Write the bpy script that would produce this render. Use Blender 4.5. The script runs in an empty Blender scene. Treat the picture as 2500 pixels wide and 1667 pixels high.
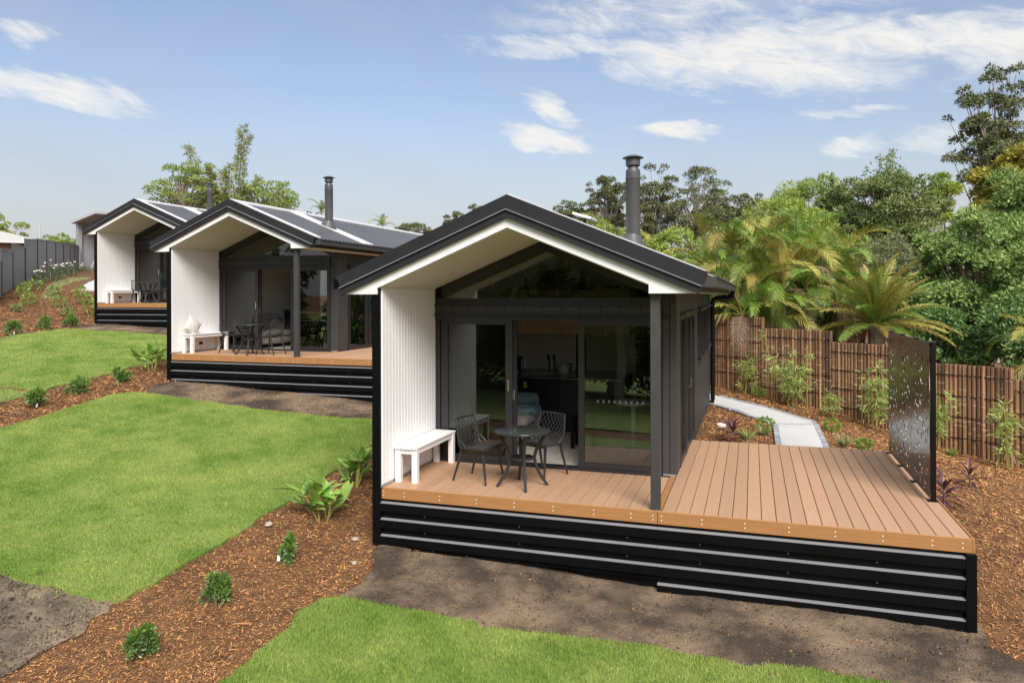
import bpy, math, random
import numpy as np
from mathutils import Vector, Matrix
R = math.radians
scene = bpy.context.scene
col = scene.collection
rng = np.random.default_rng(7)
random.seed(7)

# ------------------------------------------------------------------ camera
cam_d = bpy.data.cameras.new('camera')
cam = bpy.data.objects.new('camera', cam_d)
col.objects.link(cam)
scene.camera = cam
CAM = (4.1782, -7.7953, 2.2658)
cam.location = CAM
cam.rotation_euler = (R(90), 0.0025, 0.3158)
cam_d.sensor_width = 36
cam_d.lens = 1796 / 2500 * 36
cam_d.shift_y = -(833.5 - 720.57) / 2500
cam_d.clip_start = 0.1
cam_d.clip_end = 5000

# ------------------------------------------------------------------ world
SUN_EL, SUN_AZ = R(44), R(150)      # azimuth measured clockwise from +Y
world = bpy.data.worlds.new('World')
scene.world = world
world.use_nodes = True
wn, wl = world.node_tree.nodes, world.node_tree.links
wn.clear()


def wmath(op, a, b=None, c=None, clamp=False):
    n = wn.new('ShaderNodeMath')
    n.operation = op
    n.use_clamp = clamp
    for i, v in enumerate((a, b, c)):
        if v is None:
            continue
        if isinstance(v, (int, float)):
            n.inputs[i].default_value = v
        else:
            wl.new(v, n.inputs[i])
    return n.outputs[0]


w_out = wn.new('ShaderNodeOutputWorld')
w_bg = wn.new('ShaderNodeBackground')
w_sky = wn.new('ShaderNodeTexSky')
w_sky.sky_type = 'NISHITA'
w_sky.sun_disc = False
w_sky.sun_elevation = SUN_EL
w_sky.sun_rotation = SUN_AZ
w_sky.air_density = 1.3
w_sky.dust_density = 2.2
w_sky.ozone_density = 1.6
w_tc = wn.new('ShaderNodeTexCoord')
w_sep = wn.new('ShaderNodeSeparateXYZ')
wl.new(w_tc.outputs['Generated'], w_sep.inputs[0])
dx, dy, dz = w_sep.outputs
AZ = wmath('ARCTAN2', dx, dy)
EL = wmath('ARCSINE', dz)
# wispy noise in angular coordinates (stretched sideways, slightly tilted)
w_comb = wn.new('ShaderNodeCombineXYZ')
wl.new(wmath('ADD', wmath('MULTIPLY', AZ, 1.0), wmath('MULTIPLY', EL, 0.6)), w_comb.inputs[0])
wl.new(wmath('ADD', wmath('MULTIPLY', EL, 2.6), wmath('MULTIPLY', AZ, 0.35)), w_comb.inputs[1])


def wnoise(scale, detail, rough, dist=0.0):
    n = wn.new('ShaderNodeTexNoise')
    n.inputs['Scale'].default_value = scale
    n.inputs['Detail'].default_value = detail
    n.inputs['Roughness'].default_value = rough
    n.inputs['Distortion'].default_value = dist
    wl.new(w_comb.outputs[0], n.inputs['Vector'])
    return n.outputs[0]


n_fine = wnoise(15, 12, 0.70, 0.6)
n_w1 = wnoise(9, 4, 0.6)
n_w2 = wnoise(11.3, 4, 0.6, 0.2)
n_big = wnoise(3.2, 5, 0.55, 0.3)
CLOUDS = [(-0.90, 0.236, 0.13, 0.017, 0.13, 1.0), (-0.887, 0.294, 0.036, 0.011, 0.1, .7), (-0.26, 0.206, 0.07, 0.014, 0.22, 1.0),
          (-0.262, 0.246, 0.04, 0.016, 0.3, .9), (-0.093, 0.214, 0.045, 0.012, 0, .9), (0.005, 0.291, 0.20, 0.036, 0.12, 1.0),
          (-0.237, 0.322, 0.145, 0.015, 0.05, .75), (0.17, 0.30, 0.17, 0.024, 0.14, .95), (-0.08, 0.358, 0.30, 0.030, 0.0, .55),
          (0.127, 0.183, 0.042, 0.014, 0, .75), (0.209, 0.178, 0.05, 0.018, 0.1, .6), (0.118, 0.223, 0.065, 0.008, 0, .6),
          (-0.16, 0.285, 0.03, 0.010, 0.2, .5), (0.022, 0.326, 0.045, 0.04, 0, .6), (0.29, 0.273, 0.08, 0.031, -0.1, .9),
          (0.62, 0.26, 0.22, 0.05, .1, .9), (-1.35, 0.3, 0.3, 0.05, .1, .9), (1.3, 0.35, .3, .06, 0, .9), (2.3, .3, .35, .07, .1, .9),
          (-2.3, .28, .35, .06, -.1, .9), (3.0, .45, .4, .09, .1, .9)]
AZW = wmath('ADD', AZ, wmath('MULTIPLY', wmath('SUBTRACT', n_w1, 0.5), 0.16))
ELW = wmath('ADD', EL, wmath('MULTIPLY', wmath('SUBTRACT', n_w2, 0.5), 0.055))
dens = None
for az0, el0, ww, hh, rot, amp in CLOUDS:
    da = wmath('SUBTRACT', AZW, az0)
    de = wmath('SUBTRACT', ELW, el0)
    cr, sr = math.cos(rot), math.sin(rot)
    # rot > 0: the cloud falls away to the right
    u = wmath('SUBTRACT', wmath('MULTIPLY', da, cr), wmath('MULTIPLY', de, sr))
    v = wmath('ADD', wmath('MULTIPLY', da, sr), wmath('MULTIPLY', de, cr))
    u = wmath('DIVIDE', u, ww * 1.25)
    v = wmath('DIVIDE', v, hh * 1.45)
    r2 = wmath('ADD', wmath('MULTIPLY', u, u), wmath('MULTIPLY', v, v))
    m = wmath('MULTIPLY', wmath('SUBTRACT', 1.0, r2, clamp=True), amp)
    dens = m if dens is None else wmath('MAXIMUM', dens, m)
dd = wmath('ADD', dens, wmath('MULTIPLY', wmath('SUBTRACT', n_fine, 0.5), 2.1))
dd = wmath('MULTIPLY', dd, wmath('MINIMUM', wmath('MULTIPLY', dens, 2.2), 1.0))
mr = wn.new('ShaderNodeMapRange')
mr.interpolation_type = 'SMOOTHSTEP'
mr.inputs['From Min'].default_value = -0.02
mr.inputs['From Max'].default_value = 1.25
wl.new(dd, mr.inputs['Value'])
# thin veil everywhere
mv = wn.new('ShaderNodeMapRange')
mv.interpolation_type = 'SMOOTHSTEP'
mv.inputs['From Min'].default_value = 0.35
mv.inputs['From Max'].default_value = 0.8
mv.inputs['To Max'].default_value = 0.35
wl.new(n_big, mv.inputs['Value'])
# thin cloud added above the view to lift ambient light, growing towards the zenith
ov = wn.new('ShaderNodeMapRange')
ov.interpolation_type = 'SMOOTHSTEP'
ov.inputs['From Min'].default_value = 0.42
ov.inputs['From Max'].default_value = 1.1
ov.inputs['To Max'].default_value = 0.9
wl.new(EL, ov.inputs['Value'])
# pale haze low over the horizon
hz = wn.new('ShaderNodeMapRange')
hz.interpolation_type = 'SMOOTHSTEP'
hz.inputs['From Min'].default_value = 0.26
hz.inputs['From Max'].default_value = 0.0
hz.inputs['To Min'].default_value = 0.0
hz.inputs['To Max'].default_value = 0.68
wl.new(EL, hz.inputs['Value'])
CLOUD_V, VEIL_V = 4.05, 2.55


def wmix(f, a, b):
    n = wn.new('ShaderNodeMix')
    n.data_type = 'RGBA'
    wl.new(f, n.inputs[0])
    wl.new(a, n.inputs[6])
    if isinstance(b, tuple):
        n.inputs[7].default_value = b
    else:
        wl.new(b, n.inputs[7])
    return n.outputs[2]


w_tint = wn.new('ShaderNodeMix')
w_tint.data_type = 'RGBA'
w_tint.blend_type = 'MULTIPLY'
w_tint.inputs[0].default_value = 1.0
wl.new(w_sky.outputs[0], w_tint.inputs[6])
w_tint.inputs[7].default_value = (.74, .675, .70, 1)
skyc = wmix(mv.outputs[0], w_tint.outputs[2], (VEIL_V * .84, VEIL_V * .92, VEIL_V * 1.12, 1))
skyc = wmix(hz.outputs[0], skyc, (VEIL_V * .97, VEIL_V * 1.02, VEIL_V * 1.13, 1))
skyc = wmix(ov.outputs[0], skyc, (CLOUD_V * 1.25, CLOUD_V * 1.25, CLOUD_V * 1.22, 1))
skyc = wmix(mr.outputs[0], skyc, (CLOUD_V, CLOUD_V * .985, CLOUD_V * .95, 1))
wl.new(skyc, w_bg.inputs['Color'])
w_bg.inputs['Strength'].default_value = 0.125
wl.new(w_bg.outputs[0], w_out.inputs[0])

# ------------------------------------------------------------------ sun (soft, thin cloud)
sl = bpy.data.lights.new('sun', 'SUN')
sl.energy = 2.5
sl.angle = R(30)
sl.color = (1.0, 0.97, 0.93)
so = bpy.data.objects.new('sun', sl)
col.objects.link(so)
sd = Vector((math.sin(SUN_AZ) * math.cos(SUN_EL), math.cos(SUN_AZ) * math.cos(SUN_EL), math.sin(SUN_EL)))
so.rotation_euler = sd.to_track_quat('Z', 'Y').to_euler()
so.location = (20, -20, 30)

vs = scene.view_settings
vs.view_transform = 'Standard'
vs.look = 'None'
vs.exposure = 0.86
vs.gamma = 1
vs.use_curve_mapping = False
scene.cycles.max_bounces = 8
scene.cycles.transparent_max_bounces = 16
scene.cycles.caustics_reflective = False
scene.cycles.caustics_refractive = False


# ------------------------------------------------------------------ materials
MATS = {}


def mat(name, c, rough=0.6, var=0.12, scale=6.0, stretch=(1, 1, 1), bump=0.0, bscale=60.0, metal=0.0, spec=0.5,
        con=.2, isl=0.0, objr=0.0, hue=0.0, trans=0.0, c2=None, coat=0.0, detail=5):
    """Principled surface; colour varies by noise, by mesh island (isl) or by object (objr)."""
    m = bpy.data.materials.new(name)
    m.use_nodes = True
    nt = m.node_tree
    N, L = nt.nodes, nt.links
    N.clear()
    out = N.new('ShaderNodeOutputMaterial')
    b = N.new('ShaderNodeBsdfPrincipled')
    b.inputs['Roughness'].default_value = rough
    b.inputs['Metallic'].default_value = metal
    b.inputs['Specular IOR Level'].default_value = spec
    b.inputs['Coat Weight'].default_value = coat
    tc = N.new('ShaderNodeTexCoord')
    mp = N.new('ShaderNodeMapping')
    mp.inputs['Scale'].default_value = stretch
    L.new(tc.outputs['Object'], mp.inputs[0])
    nz = N.new('ShaderNodeTexNoise')
    nz.inputs['Scale'].default_value = scale
    nz.inputs['Detail'].default_value = detail
    nz.inputs['Roughness'].default_value = 0.6
    L.new(mp.outputs[0], nz.inputs['Vector'])
    mx = N.new('ShaderNodeMix')
    mx.data_type = 'RGBA'
    if c2 is None:
        lo = [max(0, v * (1 - var)) for v in c]
        hi = [v * (1 + var) for v in c]
    else:
        lo, hi = c, c2
    mx.inputs[6].default_value = (*lo, 1)
    mx.inputs[7].default_value = (*hi, 1)
    rp = N.new('ShaderNodeMapRange')
    rp.inputs['From Min'].default_value = 0.5 - con
    rp.inputs['From Max'].default_value = 0.5 + con
    L.new(nz.outputs[0], rp.inputs['Value'])
    L.new(rp.outputs[0], mx.inputs[0])
    cs = mx.outputs[2]

    def vary(src, amt, cs):
        hs = N.new('ShaderNodeHueSaturation')
        vr = N.new('ShaderNodeMapRange')
        vr.inputs['To Min'].default_value = 1 - amt
        vr.inputs['To Max'].default_value = 1 + amt
        L.new(src, vr.inputs['Value'])
        L.new(vr.outputs[0], hs.inputs['Value'])
        if hue:
            h = N.new('ShaderNodeMath')
            h.operation = 'MULTIPLY'
            h.inputs[1].default_value = 7.31
            L.new(src, h.inputs[0])
            f = N.new('ShaderNodeMath')
            f.operation = 'FRACT'
            L.new(h.outputs[0], f.inputs[0])
            hr = N.new('ShaderNodeMapRange')
            hr.inputs['To Min'].default_value = 0.5 - hue
            hr.inputs['To Max'].default_value = 0.5 + hue
            L.new(f.outputs[0], hr.inputs['Value'])
            L.new(hr.outputs[0], hs.inputs['Hue'])
        L.new(cs, hs.inputs['Color'])
        return hs.outputs[0]
    if isl:
        g = N.new('ShaderNodeNewGeometry')
        cs = vary(g.outputs['Random Per Island'], isl, cs)
    if objr:
        oi = N.new('ShaderNodeObjectInfo')
        cs = vary(oi.outputs['Random'], objr, cs)
    L.new(cs, b.inputs['Base Color'])
    if bump:
        n2 = N.new('ShaderNodeTexNoise')
        n2.inputs['Scale'].default_value = bscale
        n2.inputs['Detail'].default_value = 4
        L.new(mp.outputs[0], n2.inputs['Vector'])
        bp = N.new('ShaderNodeBump')
        bp.inputs['Strength'].default_value = bump
        bp.inputs['Distance'].default_value = 0.02
        L.new(n2.outputs[0], bp.inputs['Height'])
        L.new(bp.outputs[0], b.inputs['Normal'])
    sh = b.outputs[0]
    if trans:
        t = N.new('ShaderNodeBsdfTranslucent')
        L.new(cs, t.inputs['Color'])
        ms = N.new('ShaderNodeMixShader')
        ms.inputs[0].default_value = trans
        L.new(sh, ms.inputs[1])
        L.new(t.outputs[0], ms.inputs[2])
        sh = ms.outputs[0]
    L.new(sh, out.inputs[0])
    MATS[name] = m
    return m


def glass_mat(name, tint, ior=1.55):
    m = bpy.data.materials.new(name)
    m.use_nodes = True
    N, L = m.node_tree.nodes, m.node_tree.links
    N.clear()
    out = N.new('ShaderNodeOutputMaterial')
    t = N.new('ShaderNodeBsdfTransparent')
    t.inputs[0].default_value = (*tint, 1)
    g = N.new('ShaderNodeBsdfGlossy')
    g.inputs['Roughness'].default_value = 0.01
    g.inputs['Color'].default_value = (.95, .97, .95, 1)
    f = N.new('ShaderNodeFresnel')
    f.inputs[0].default_value = ior
    ms = N.new('ShaderNodeMixShader')
    L.new(f.outputs[0], ms.inputs[0])
    L.new(t.outputs[0], ms.inputs[1])
    L.new(g.outputs[0], ms.inputs[2])
    L.new(ms.outputs[0], out.inputs[0])
    MATS[name] = m
    return m


mat('mulch', (.075, .032, .011), .95, c2=(.21, .098, .035), scale=5, bump=.9, bscale=55)
mat('chip', (.375, .183, .064), .85, var=.25, isl=.72, hue=.014, scale=2)
mat('soil', (.052, .035, .022), .95, c2=(.22, .152, .095), scale=1.3, bump=1.0, bscale=45, detail=12, con=.10)
mat('mud', (.07, .050, .032), .85, c2=(.21, .158, .105), scale=2.2, bump=1.0, bscale=28, detail=10, con=.12)
mat('weedy', (.12, .14, .05), .95, c2=(.22, .24, .10), scale=5, bump=.8, bscale=50)
mat('turf', (.12, .19, .03), .95, c2=(.25, .30, .07), scale=2.0, bump=.8, bscale=90, stretch=(1, 1.4, 1))
mat('blade', (.18, .315, .040), .7, c2=(.41, .49, .125), scale=1.1, isl=.32, hue=.022, trans=.35, detail=9, con=.14)
mat('concrete', (.50, .50, .485), .85, var=.05, scale=3, bump=.15, bscale=200)
mat('paver', (.30, .31, .33), .85, var=.15, scale=9, objr=.25, bump=.2, bscale=80)
mat('deck', (.435, .262, .155), .62, var=.07, scale=3, stretch=(14, .7, 14), objr=.085, hue=.004, bump=.08, bscale=50)
mat('fascia', (.36, .17, .058), .6, var=.12, scale=4, stretch=(.8, 10, 14), bump=.1, bscale=40)
mat('black', (.004, .004, .0045), .45, var=.2, scale=2, spec=.2)
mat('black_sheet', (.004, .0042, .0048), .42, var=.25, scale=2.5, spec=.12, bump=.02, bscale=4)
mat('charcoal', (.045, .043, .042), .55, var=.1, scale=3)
mat('barge', (.020, .020, .022), .5, var=.15, scale=2.5, spec=.3)
mat('frame', (.022, .022, .023), .4, var=.1)
mat('roof', (.050, .050, .054), .24, var=.12, scale=1.2, spec=.8)
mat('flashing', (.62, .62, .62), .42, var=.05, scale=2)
mat('white', (.80, .80, .785), .5, var=.02, scale=2, objr=.012)
mat('white_board', (.86, .86, .85), .5, var=.03, scale=1.5, stretch=(1, 1, .3), objr=.02)
mat('soffit', (.68, .655, .57), .6, var=.03)
mat('lining', (.80, .80, .78), .6, var=.02)
mat('floor_in', (.66, .61, .53), .5, var=.12, scale=3, stretch=(8, 1, 1))
mat('black_joinery', (.012, .012, .013), .45, var=.2)
mat('benchtop', (.03, .03, .03), .2, var=.2, scale=12)
mat('timber', (.52, .36, .225), .55, var=.22, scale=5, stretch=(12, 12, .8))
mat('steel', (.62, .62, .62), .25, var=.03, metal=1)
mat('galv', (.42, .43, .44), .45, var=.1, metal=.6)
mat('flue', (.075, .073, .072), .42, var=.12, scale=6)
mat('plastic', (.022, .0225, .023), .48, var=.12, scale=9)
mat('table_top', (.045, .052, .048), .16, var=.1, scale=6, coat=.3)
mat('linen', (.62, .59, .53), .9, var=.08, scale=25, bump=.3, bscale=120)
mat('sofa', (.40, .375, .335), .95, var=.08, scale=20, bump=.25, bscale=160)
mat('blue_throw', (.20, .29, .34), .95, var=.12, scale=12, bump=.4, bscale=40)
mat('dark_throw', (.05, .055, .06), .95, var=.12, scale=12, bump=.4, bscale=40)
mat('screen', (.016, .016, .017), .16, var=.15, scale=2, spec=.8)
mat('bamboo_pole', (.135, .072, .036), .7, c2=(.42, .235, .118), scale=3.0, stretch=(4, 4, .5), objr=.55, hue=.012)
mat('pole_ring', (.42, .28, .17), .7, var=.25, scale=9, objr=.3)
mat('cord', (.015, .012, .01), .9)
mat('bark', (.16, .115, .08), .9, c2=(.32, .26, .2), scale=3, stretch=(3, 3, .6), bump=.5, bscale=20)
mat('bark_gum', (.20, .17, .14), .85, c2=(.42, .38, .33), scale=2, stretch=(2, 2, .5))
mat('palm_trunk', (.22, .17, .10), .8, c2=(.36, .30, .18), scale=3, stretch=(1, 1, 6))
mat('leaf_camphor', (.18, .28, .078), .6, spec=.3, c2=(.34, .44, .135), scale=.9, isl=.35, hue=.02, trans=.22)
mat('leaf_dark', (.145, .20, .062), .55, c2=(.26, .305, .105), scale=.8, isl=.35, hue=.025, trans=.2)
mat('leaf_gum', (.12, .145, .052), .55, c2=(.20, .215, .085), scale=.5, isl=.35, hue=.03, trans=.2)
mat('leaf_yellow', (.30, .28, .03), .55, c2=(.42, .37, .06), scale=.8, isl=.3, hue=.02, trans=.25)
mat('leaf_lime', (.26, .36, .06), .55, c2=(.42, .49, .11), scale=.8, isl=.3, hue=.02, trans=.28)
mat('leaf_olive', (.19, .23, .10), .6, c2=(.29, .31, .15), scale=.8, isl=.3, hue=.02, trans=.2)
mat('leaf_mid', (.22, .30, .065), .55, c2=(.40, .42, .11), scale=.6, isl=.35, hue=.03, trans=.25)
mat('leaf_poin', (.20, .31, .055), .55, c2=(.35, .43, .10), scale=.5, isl=.3, hue=.02, trans=.28)
mat('leaf_bamboo', (.23, .27, .07), .55, c2=(.36, .39, .12), scale=.5, isl=.3, hue=.02, trans=.28)
mat('leaf_shrub', (.10, .19, .05), .4, c2=(.17, .285, .08), scale=6, isl=.35, hue=.02, trans=.15)
mat('leaf_tip', (.20, .33, .045), .45, var=.15, scale=6, isl=.25, hue=.015, trans=.3)
mat('leaf_ginger', (.22, .40, .07), .42, c2=(.34, .50, .11), scale=5, objr=.3, hue=.015, trans=.3)
mat('leaf_cordy', (.065, .018, .022), .35, c2=(.13, .04, .045), scale=8, objr=.3, hue=.015, trans=.2)
mat('leaf_youngbam', (.30, .39, .09), .5, c2=(.42, .50, .16), scale=2, isl=.3, hue=.02, trans=.3)
mat('leaf_tuft', (.26, .30, .10), .6, c2=(.42, .42, .2), scale=3, isl=.3, hue=.02, trans=.25)
mat('leaf_rose', (.075, .12, .045), .5, c2=(.13, .175, .07), scale=3, isl=.3, hue=.02, trans=.2)
mat('petal', (.85, .84, .80), .6, var=.03)
mat('culm', (.30, .27, .07), .5, var=.2, scale=4)
mat('culm_far', (.12, .13, .05), .6, var=.2)
mat('frond_green', (.135, .25, .035), .5, c2=(.25, .345, .058), scale=1.5, objr=.3, hue=.02, trans=.2)
mat('frond_gold', (.255, .245, .045), .55, c2=(.40, .34, .08), scale=1.5, objr=.3, hue=.015, trans=.2)
mat('frond_dead', (.20, .12, .07), .85, c2=(.36, .25, .17), scale=2, objr=.3, trans=.15)
mat('frond_brown', (.17, .065, .035), .85, c2=(.26, .11, .06), scale=2, objr=.2, trans=.15)
mat('rachis', (.30, .27, .08), .55, var=.2)
mat('fence_steel', (.26, .265, .27), .5, var=.06, scale=2)
mat('fence_post', (.05, .05, .055), .5)
mat('cream_roof', (.43, .415, .38), .6, var=.05)
mat('brick_wall', (.20, .12, .08), .9, c2=(.32, .21, .15), scale=8)
mat('shed_steel', (.34, .34, .35), .5, var=.06, metal=.2)
mat('shed_trim', (.45, .46, .47), .5, var=.06)
mat('shade', (.05, .05, .05), .9)
mat('brass', (.55, .38, .16), .35, metal=1)
mat('pvc', (.62, .61, .57), .5, var=.06)
mat('tag_white', (.82, .82, .80), .5)
mat('label_yellow', (.75, .62, .08), .5)
mat('label_red', (.55, .07, .06), .5)
mat('ceramic', (.62, .60, .55), .3)
mat('mirror', (.5, .52, .5), .03, metal=1, var=.01)
mat('stone', (.40, .34, .28), .9, var=.3, scale=8)
mat('pole_grey', (.30, .30, .29), .6)
mat('ledge_grey', (.20, .20, .202), .6, var=.12, scale=4, stretch=(.4, 1, 1))  # paler grey than the black sheet, for the thin strips on the skirt ribs
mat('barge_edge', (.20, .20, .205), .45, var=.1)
mat('clod', (.145, .108, .07), .95, var=.3, isl=.35, scale=2)
mat('crumb', (.115, .08, .052), .95, var=.3, isl=.5, scale=2)
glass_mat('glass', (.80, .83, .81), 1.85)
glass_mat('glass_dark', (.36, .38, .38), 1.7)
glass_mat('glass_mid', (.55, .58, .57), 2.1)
glass_mat('glassware', (.85, .87, .87), 1.5)


# ------------------------------------------------------------------ mesh helpers
def link(o, parent=None):
    col.objects.link(o)
    if parent is not None:
        o.parent = parent
    return o


def tag(o, label=None, cat=None, group=None, kind=None):
    if label:
        o['label'] = label
    if cat:
        o['category'] = cat
    if group:
        o['group'] = group
    if kind:
        o['kind'] = kind
    return o


def empty(name, loc=(0, 0, 0), rz=0.0, label=None, cat=None, group=None, scale=1.0):
    o = bpy.data.objects.new(name, None)
    o.empty_display_size = 0.2
    o.location = loc
    o.rotation_euler = (0, 0, rz)
    o.scale = (scale,) * 3
    link(o)
    return tag(o, label, cat, group)


class MB:
    def __init__(self):
        self.v, self.f = [], []

    def add(self, vs_, fs_):
        n = len(self.v)
        self.v.extend([tuple(p) for p in vs_])
        self.f.extend([tuple(i + n for i in q) for q in fs_])
        return self

    def box(self, x0, x1, y0, y1, z0, z1):
        return self.add([(x0, y0, z0), (x1, y0, z0), (x1, y1, z0), (x0, y1, z0), (x0, y0, z1), (x1, y0, z1), (x1, y1, z1), (x0, y1, z1)],
                        [(0, 3, 2, 1), (4, 5, 6, 7), (0, 1, 5, 4), (1, 2, 6, 5), (2, 3, 7, 6), (3, 0, 4, 7)])

    def bbox(self, x0, x1, y0, y1, z0, z1, b=.004):
        """box with chamfered vertical and top edges"""
        P = [(x0 + b, y0), (x1 - b, y0), (x1, y0 + b), (x1, y1 - b), (x1 - b, y1), (x0 + b, y1), (x0, y1 - b), (x0, y0 + b)]
        Q = [(x0 + b, y0 + b), (x1 - b, y0 + b), (x1 - b, y0 + b), (x1 - b, y1 - b), (x1 - b, y1 - b), (x0 + b, y1 - b), (x0 + b, y1 - b), (x0 + b, y0 + b)]
        V = [(p[0], p[1], z0) for p in P] + [(p[0], p[1], z1 - b) for p in P] + [(x0 + b, y0 + b, z1), (x1 - b, y0 + b, z1), (x1 - b, y1 - b, z1), (x0 + b, y1 - b, z1)]
        F = [tuple(range(7, -1, -1))]
        for i in range(8):
            F.append((i, (i + 1) % 8, (i + 1) % 8 + 8, i + 8))
        F += [(8, 9, 17, 16), (9, 10, 17), (10, 11, 18, 17), (11, 12, 18), (12, 13, 19, 18), (13, 14, 19), (14, 15, 16, 19), (15, 8, 16), (16, 17, 18, 19)]
        return self.add(V, F)

    def prism_y(self, poly, y0, y1):
        """polygon given as (x,z), counter-clockwise seen from -Y, extruded along Y"""
        n = len(poly)
        V = [(x, y0, z) for x, z in poly] + [(x, y1, z) for x, z in poly]
        F = [tuple(range(n)), tuple(range(2 * n - 1, n - 1, -1))]
        for i in range(n):
            j = (i + 1) % n
            F.append((j, i, i + n, j + n))
        return self.add(V, F)

    def prism_z(self, poly, z0, z1):
        n = len(poly)
        V = [(x, y, z0) for x, y in poly] + [(x, y, z1) for x, y in poly]
        F = [tuple(range(n - 1, -1, -1)), tuple(range(n, 2 * n))]
        for i in range(n):
            j = (i + 1) % n
            F.append((i, j, j + n, i + n))
        return self.add(V, F)

    def tube(self, path, rad, n=6, caps=True):
        path = [Vector(p) for p in path]
        k = len(path)
        if not hasattr(rad, '__len__'):
            rad = [rad] * k
        V, F = [], []
        up = None
        for i, p in enumerate(path):
            t = (path[min(i + 1, k - 1)] - path[max(i - 1, 0)]).normalized()
            if up is None:
                a = Vector((0, 0, 1)) if abs(t.z) < .9 else Vector((1, 0, 0))
                up = (a - t * a.dot(t)).normalized()
            else:
                up = (up - t * up.dot(t))
                up = up.normalized() if up.length > 1e-6 else Vector((1, 0, 0))
            s_ = t.cross(up)
            for j in range(n):
                a = 2 * math.pi * j / n
                V.append(p + (up * math.cos(a) + s_ * math.sin(a)) * rad[i])
        for i in range(k - 1):
            for j in range(n):
                j2 = (j + 1) % n
                F.append((i * n + j, i * n + j2, (i + 1) * n + j2, (i + 1) * n + j))
        if caps:
            F.append(tuple(range(n - 1, -1, -1)))
            F.append(tuple(range((k - 1) * n, k * n)))
        return self.add(V, F)

    def lathe(self, prof, c=(0, 0, 0), n=24):
        """profile of (r,z) from bottom to top"""
        V, F = [], []
        for r, z in prof:
            for j in range(n):
                a = 2 * math.pi * j / n
                V.append((c[0] + r * math.cos(a), c[1] + r * math.sin(a), c[2] + z))
        for i in range(len(prof) - 1):
            for j in range(n):
                j2 = (j + 1) % n
                F.append((i * n + j, i * n + j2, (i + 1) * n + j2, (i + 1) * n + j))
        F.append(tuple(range(n - 1, -1, -1)))
        F.append(tuple(range((len(prof) - 1) * n, len(prof) * n)))
        return self.add(V, F)

    def mesh(self, name, m, smooth=False):
        me = bpy.data.meshes.new(name)
        me.from_pydata(self.v, [], self.f)
        me.materials.append(MATS[m])
        if smooth:
            me.polygons.foreach_set('use_smooth', [True] * len(me.polygons))
            try:
                me.set_sharp_from_angle(angle=R(38))
            except Exception:
                pass
        me.update()
        return me

    def build(self, name, m, parent=None, loc=None, smooth=False):
        o = bpy.data.objects.new(name, self.mesh(name, m, smooth))
        if loc:
            o.location = loc
        return link(o, parent)


def inst(name, me, parent=None, loc=(0, 0, 0), rot=None, scale=None):
    o = bpy.data.objects.new(name, me)
    o.location = loc
    if rot:
        o.rotation_euler = rot
    if scale:
        o.scale = scale if hasattr(scale, '__len__') else (scale,) * 3
    return link(o, parent)


def np_mesh(name, V, nper, m, smooth=False):
    """independent faces with nper corners each, vertices listed face by face"""
    V = np.ascontiguousarray(V, dtype=np.float32).reshape(-1, 3)
    n = len(V)
    me = bpy.data.meshes.new(name)
    me.vertices.add(n)
    me.vertices.foreach_set('co', V.ravel())
    me.loops.add(n)
    me.loops.foreach_set('vertex_index', np.arange(n, dtype=np.int32))
    me.polygons.add(n // nper)
    me.polygons.foreach_set('loop_start', np.arange(0, n, nper, dtype=np.int32))
    me.polygons.foreach_set('loop_total', np.full(n // nper, nper, dtype=np.int32))
    me.materials.append(MATS[m])
    me.update(calc_edges=True)
    return me


def copy_tree(o, parent=None):
    c_ = o.copy()
    link(c_, parent)
    for ch in list(o.children):
        copy_tree(ch, c_)
    return c_


# ------------------------------------------------------------------ terrain
CP = np.array([(-.09, -.04, -.70), (3.2, -.03, -.87), (6.11, 0, -.865), (-8.24, 5.43, .39), (-4.2, 5.44, .18), (-16.48, 11.04, 1.35), (-12.5, 11.0, 1.2),
               (3.25, 11.81, -.06), (4.4, 10.95, -.18), (5.86, 9.87, -.32), (6.89, 9.10, -.56), (7.68, 8.51, -.75), (8.70, 7.75, -.88),
               (-21.4, 11.5, 2.3), (-24.5, 14.9, 2.93), (-30.3, 20.6, 3.35), (-38.4, 29.6, 3.95),
               (3.3, 9.1, -.2), (3.3, 4.5, -.2), (4.6, 6.6, -.22), (6.1, 4.0, -.45), (9, 3, -1.0), (4, -5, -1.15), (-3, -5, -.9), (-12, -3, -.2), (12, 0, -1.4),
               (0, 9, .1), (-5, 16, 1.1), (14, 9, -2.0), (-30, 5, 1.9), (5, -14, -2.0), (-12, -14, -1.5), (12, 18, -1.5), (0, 25, .2), (-20, 30, 2.5)])
_n = len(CP)
_A = np.zeros((_n + 3, _n + 3))
_A[:_n, :_n] = np.hypot(CP[:, None, 0] - CP[None, :, 0], CP[:, None, 1] - CP[None, :, 1]) - .15 * np.eye(_n)
_A[:_n, _n] = 1
_A[:_n, _n + 1:] = CP[:, :2]
_A[_n, :_n] = 1
_A[_n + 1:, :_n] = CP[:, :2].T
_W = np.linalg.solve(_A, np.r_[CP[:, 2], 0, 0, 0])


def H(x, y):
    """height of the sloping garden"""
    x = np.asarray(x, float)
    y = np.asarray(y, float)
    r = np.hypot(x[..., None] - CP[:, 0], y[..., None] - CP[:, 1])
    z = r @ _W[:_n] + _W[_n] + _W[_n + 1] * x + _W[_n + 2] * y
    d = np.hypot(x + 6, y - 8)
    t = np.clip((d - 45) / 70, 0, 1)
    t = t * t * (3 - 2 * t)
    z = z * (1 - t) + 0.4 * t
    # small unevenness of hand-raked ground
    z = z + .012 * np.sin(x * 3.1 + 1.3 * y) * np.sin(y * 2.3 - .7 * x) + .006 * np.sin(x * 9.7 + 2 * y) * np.sin(y * 8.1)
    return z


def h1(x, y):
    return float(H(np.array([x]), np.array([y]))[0])


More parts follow.
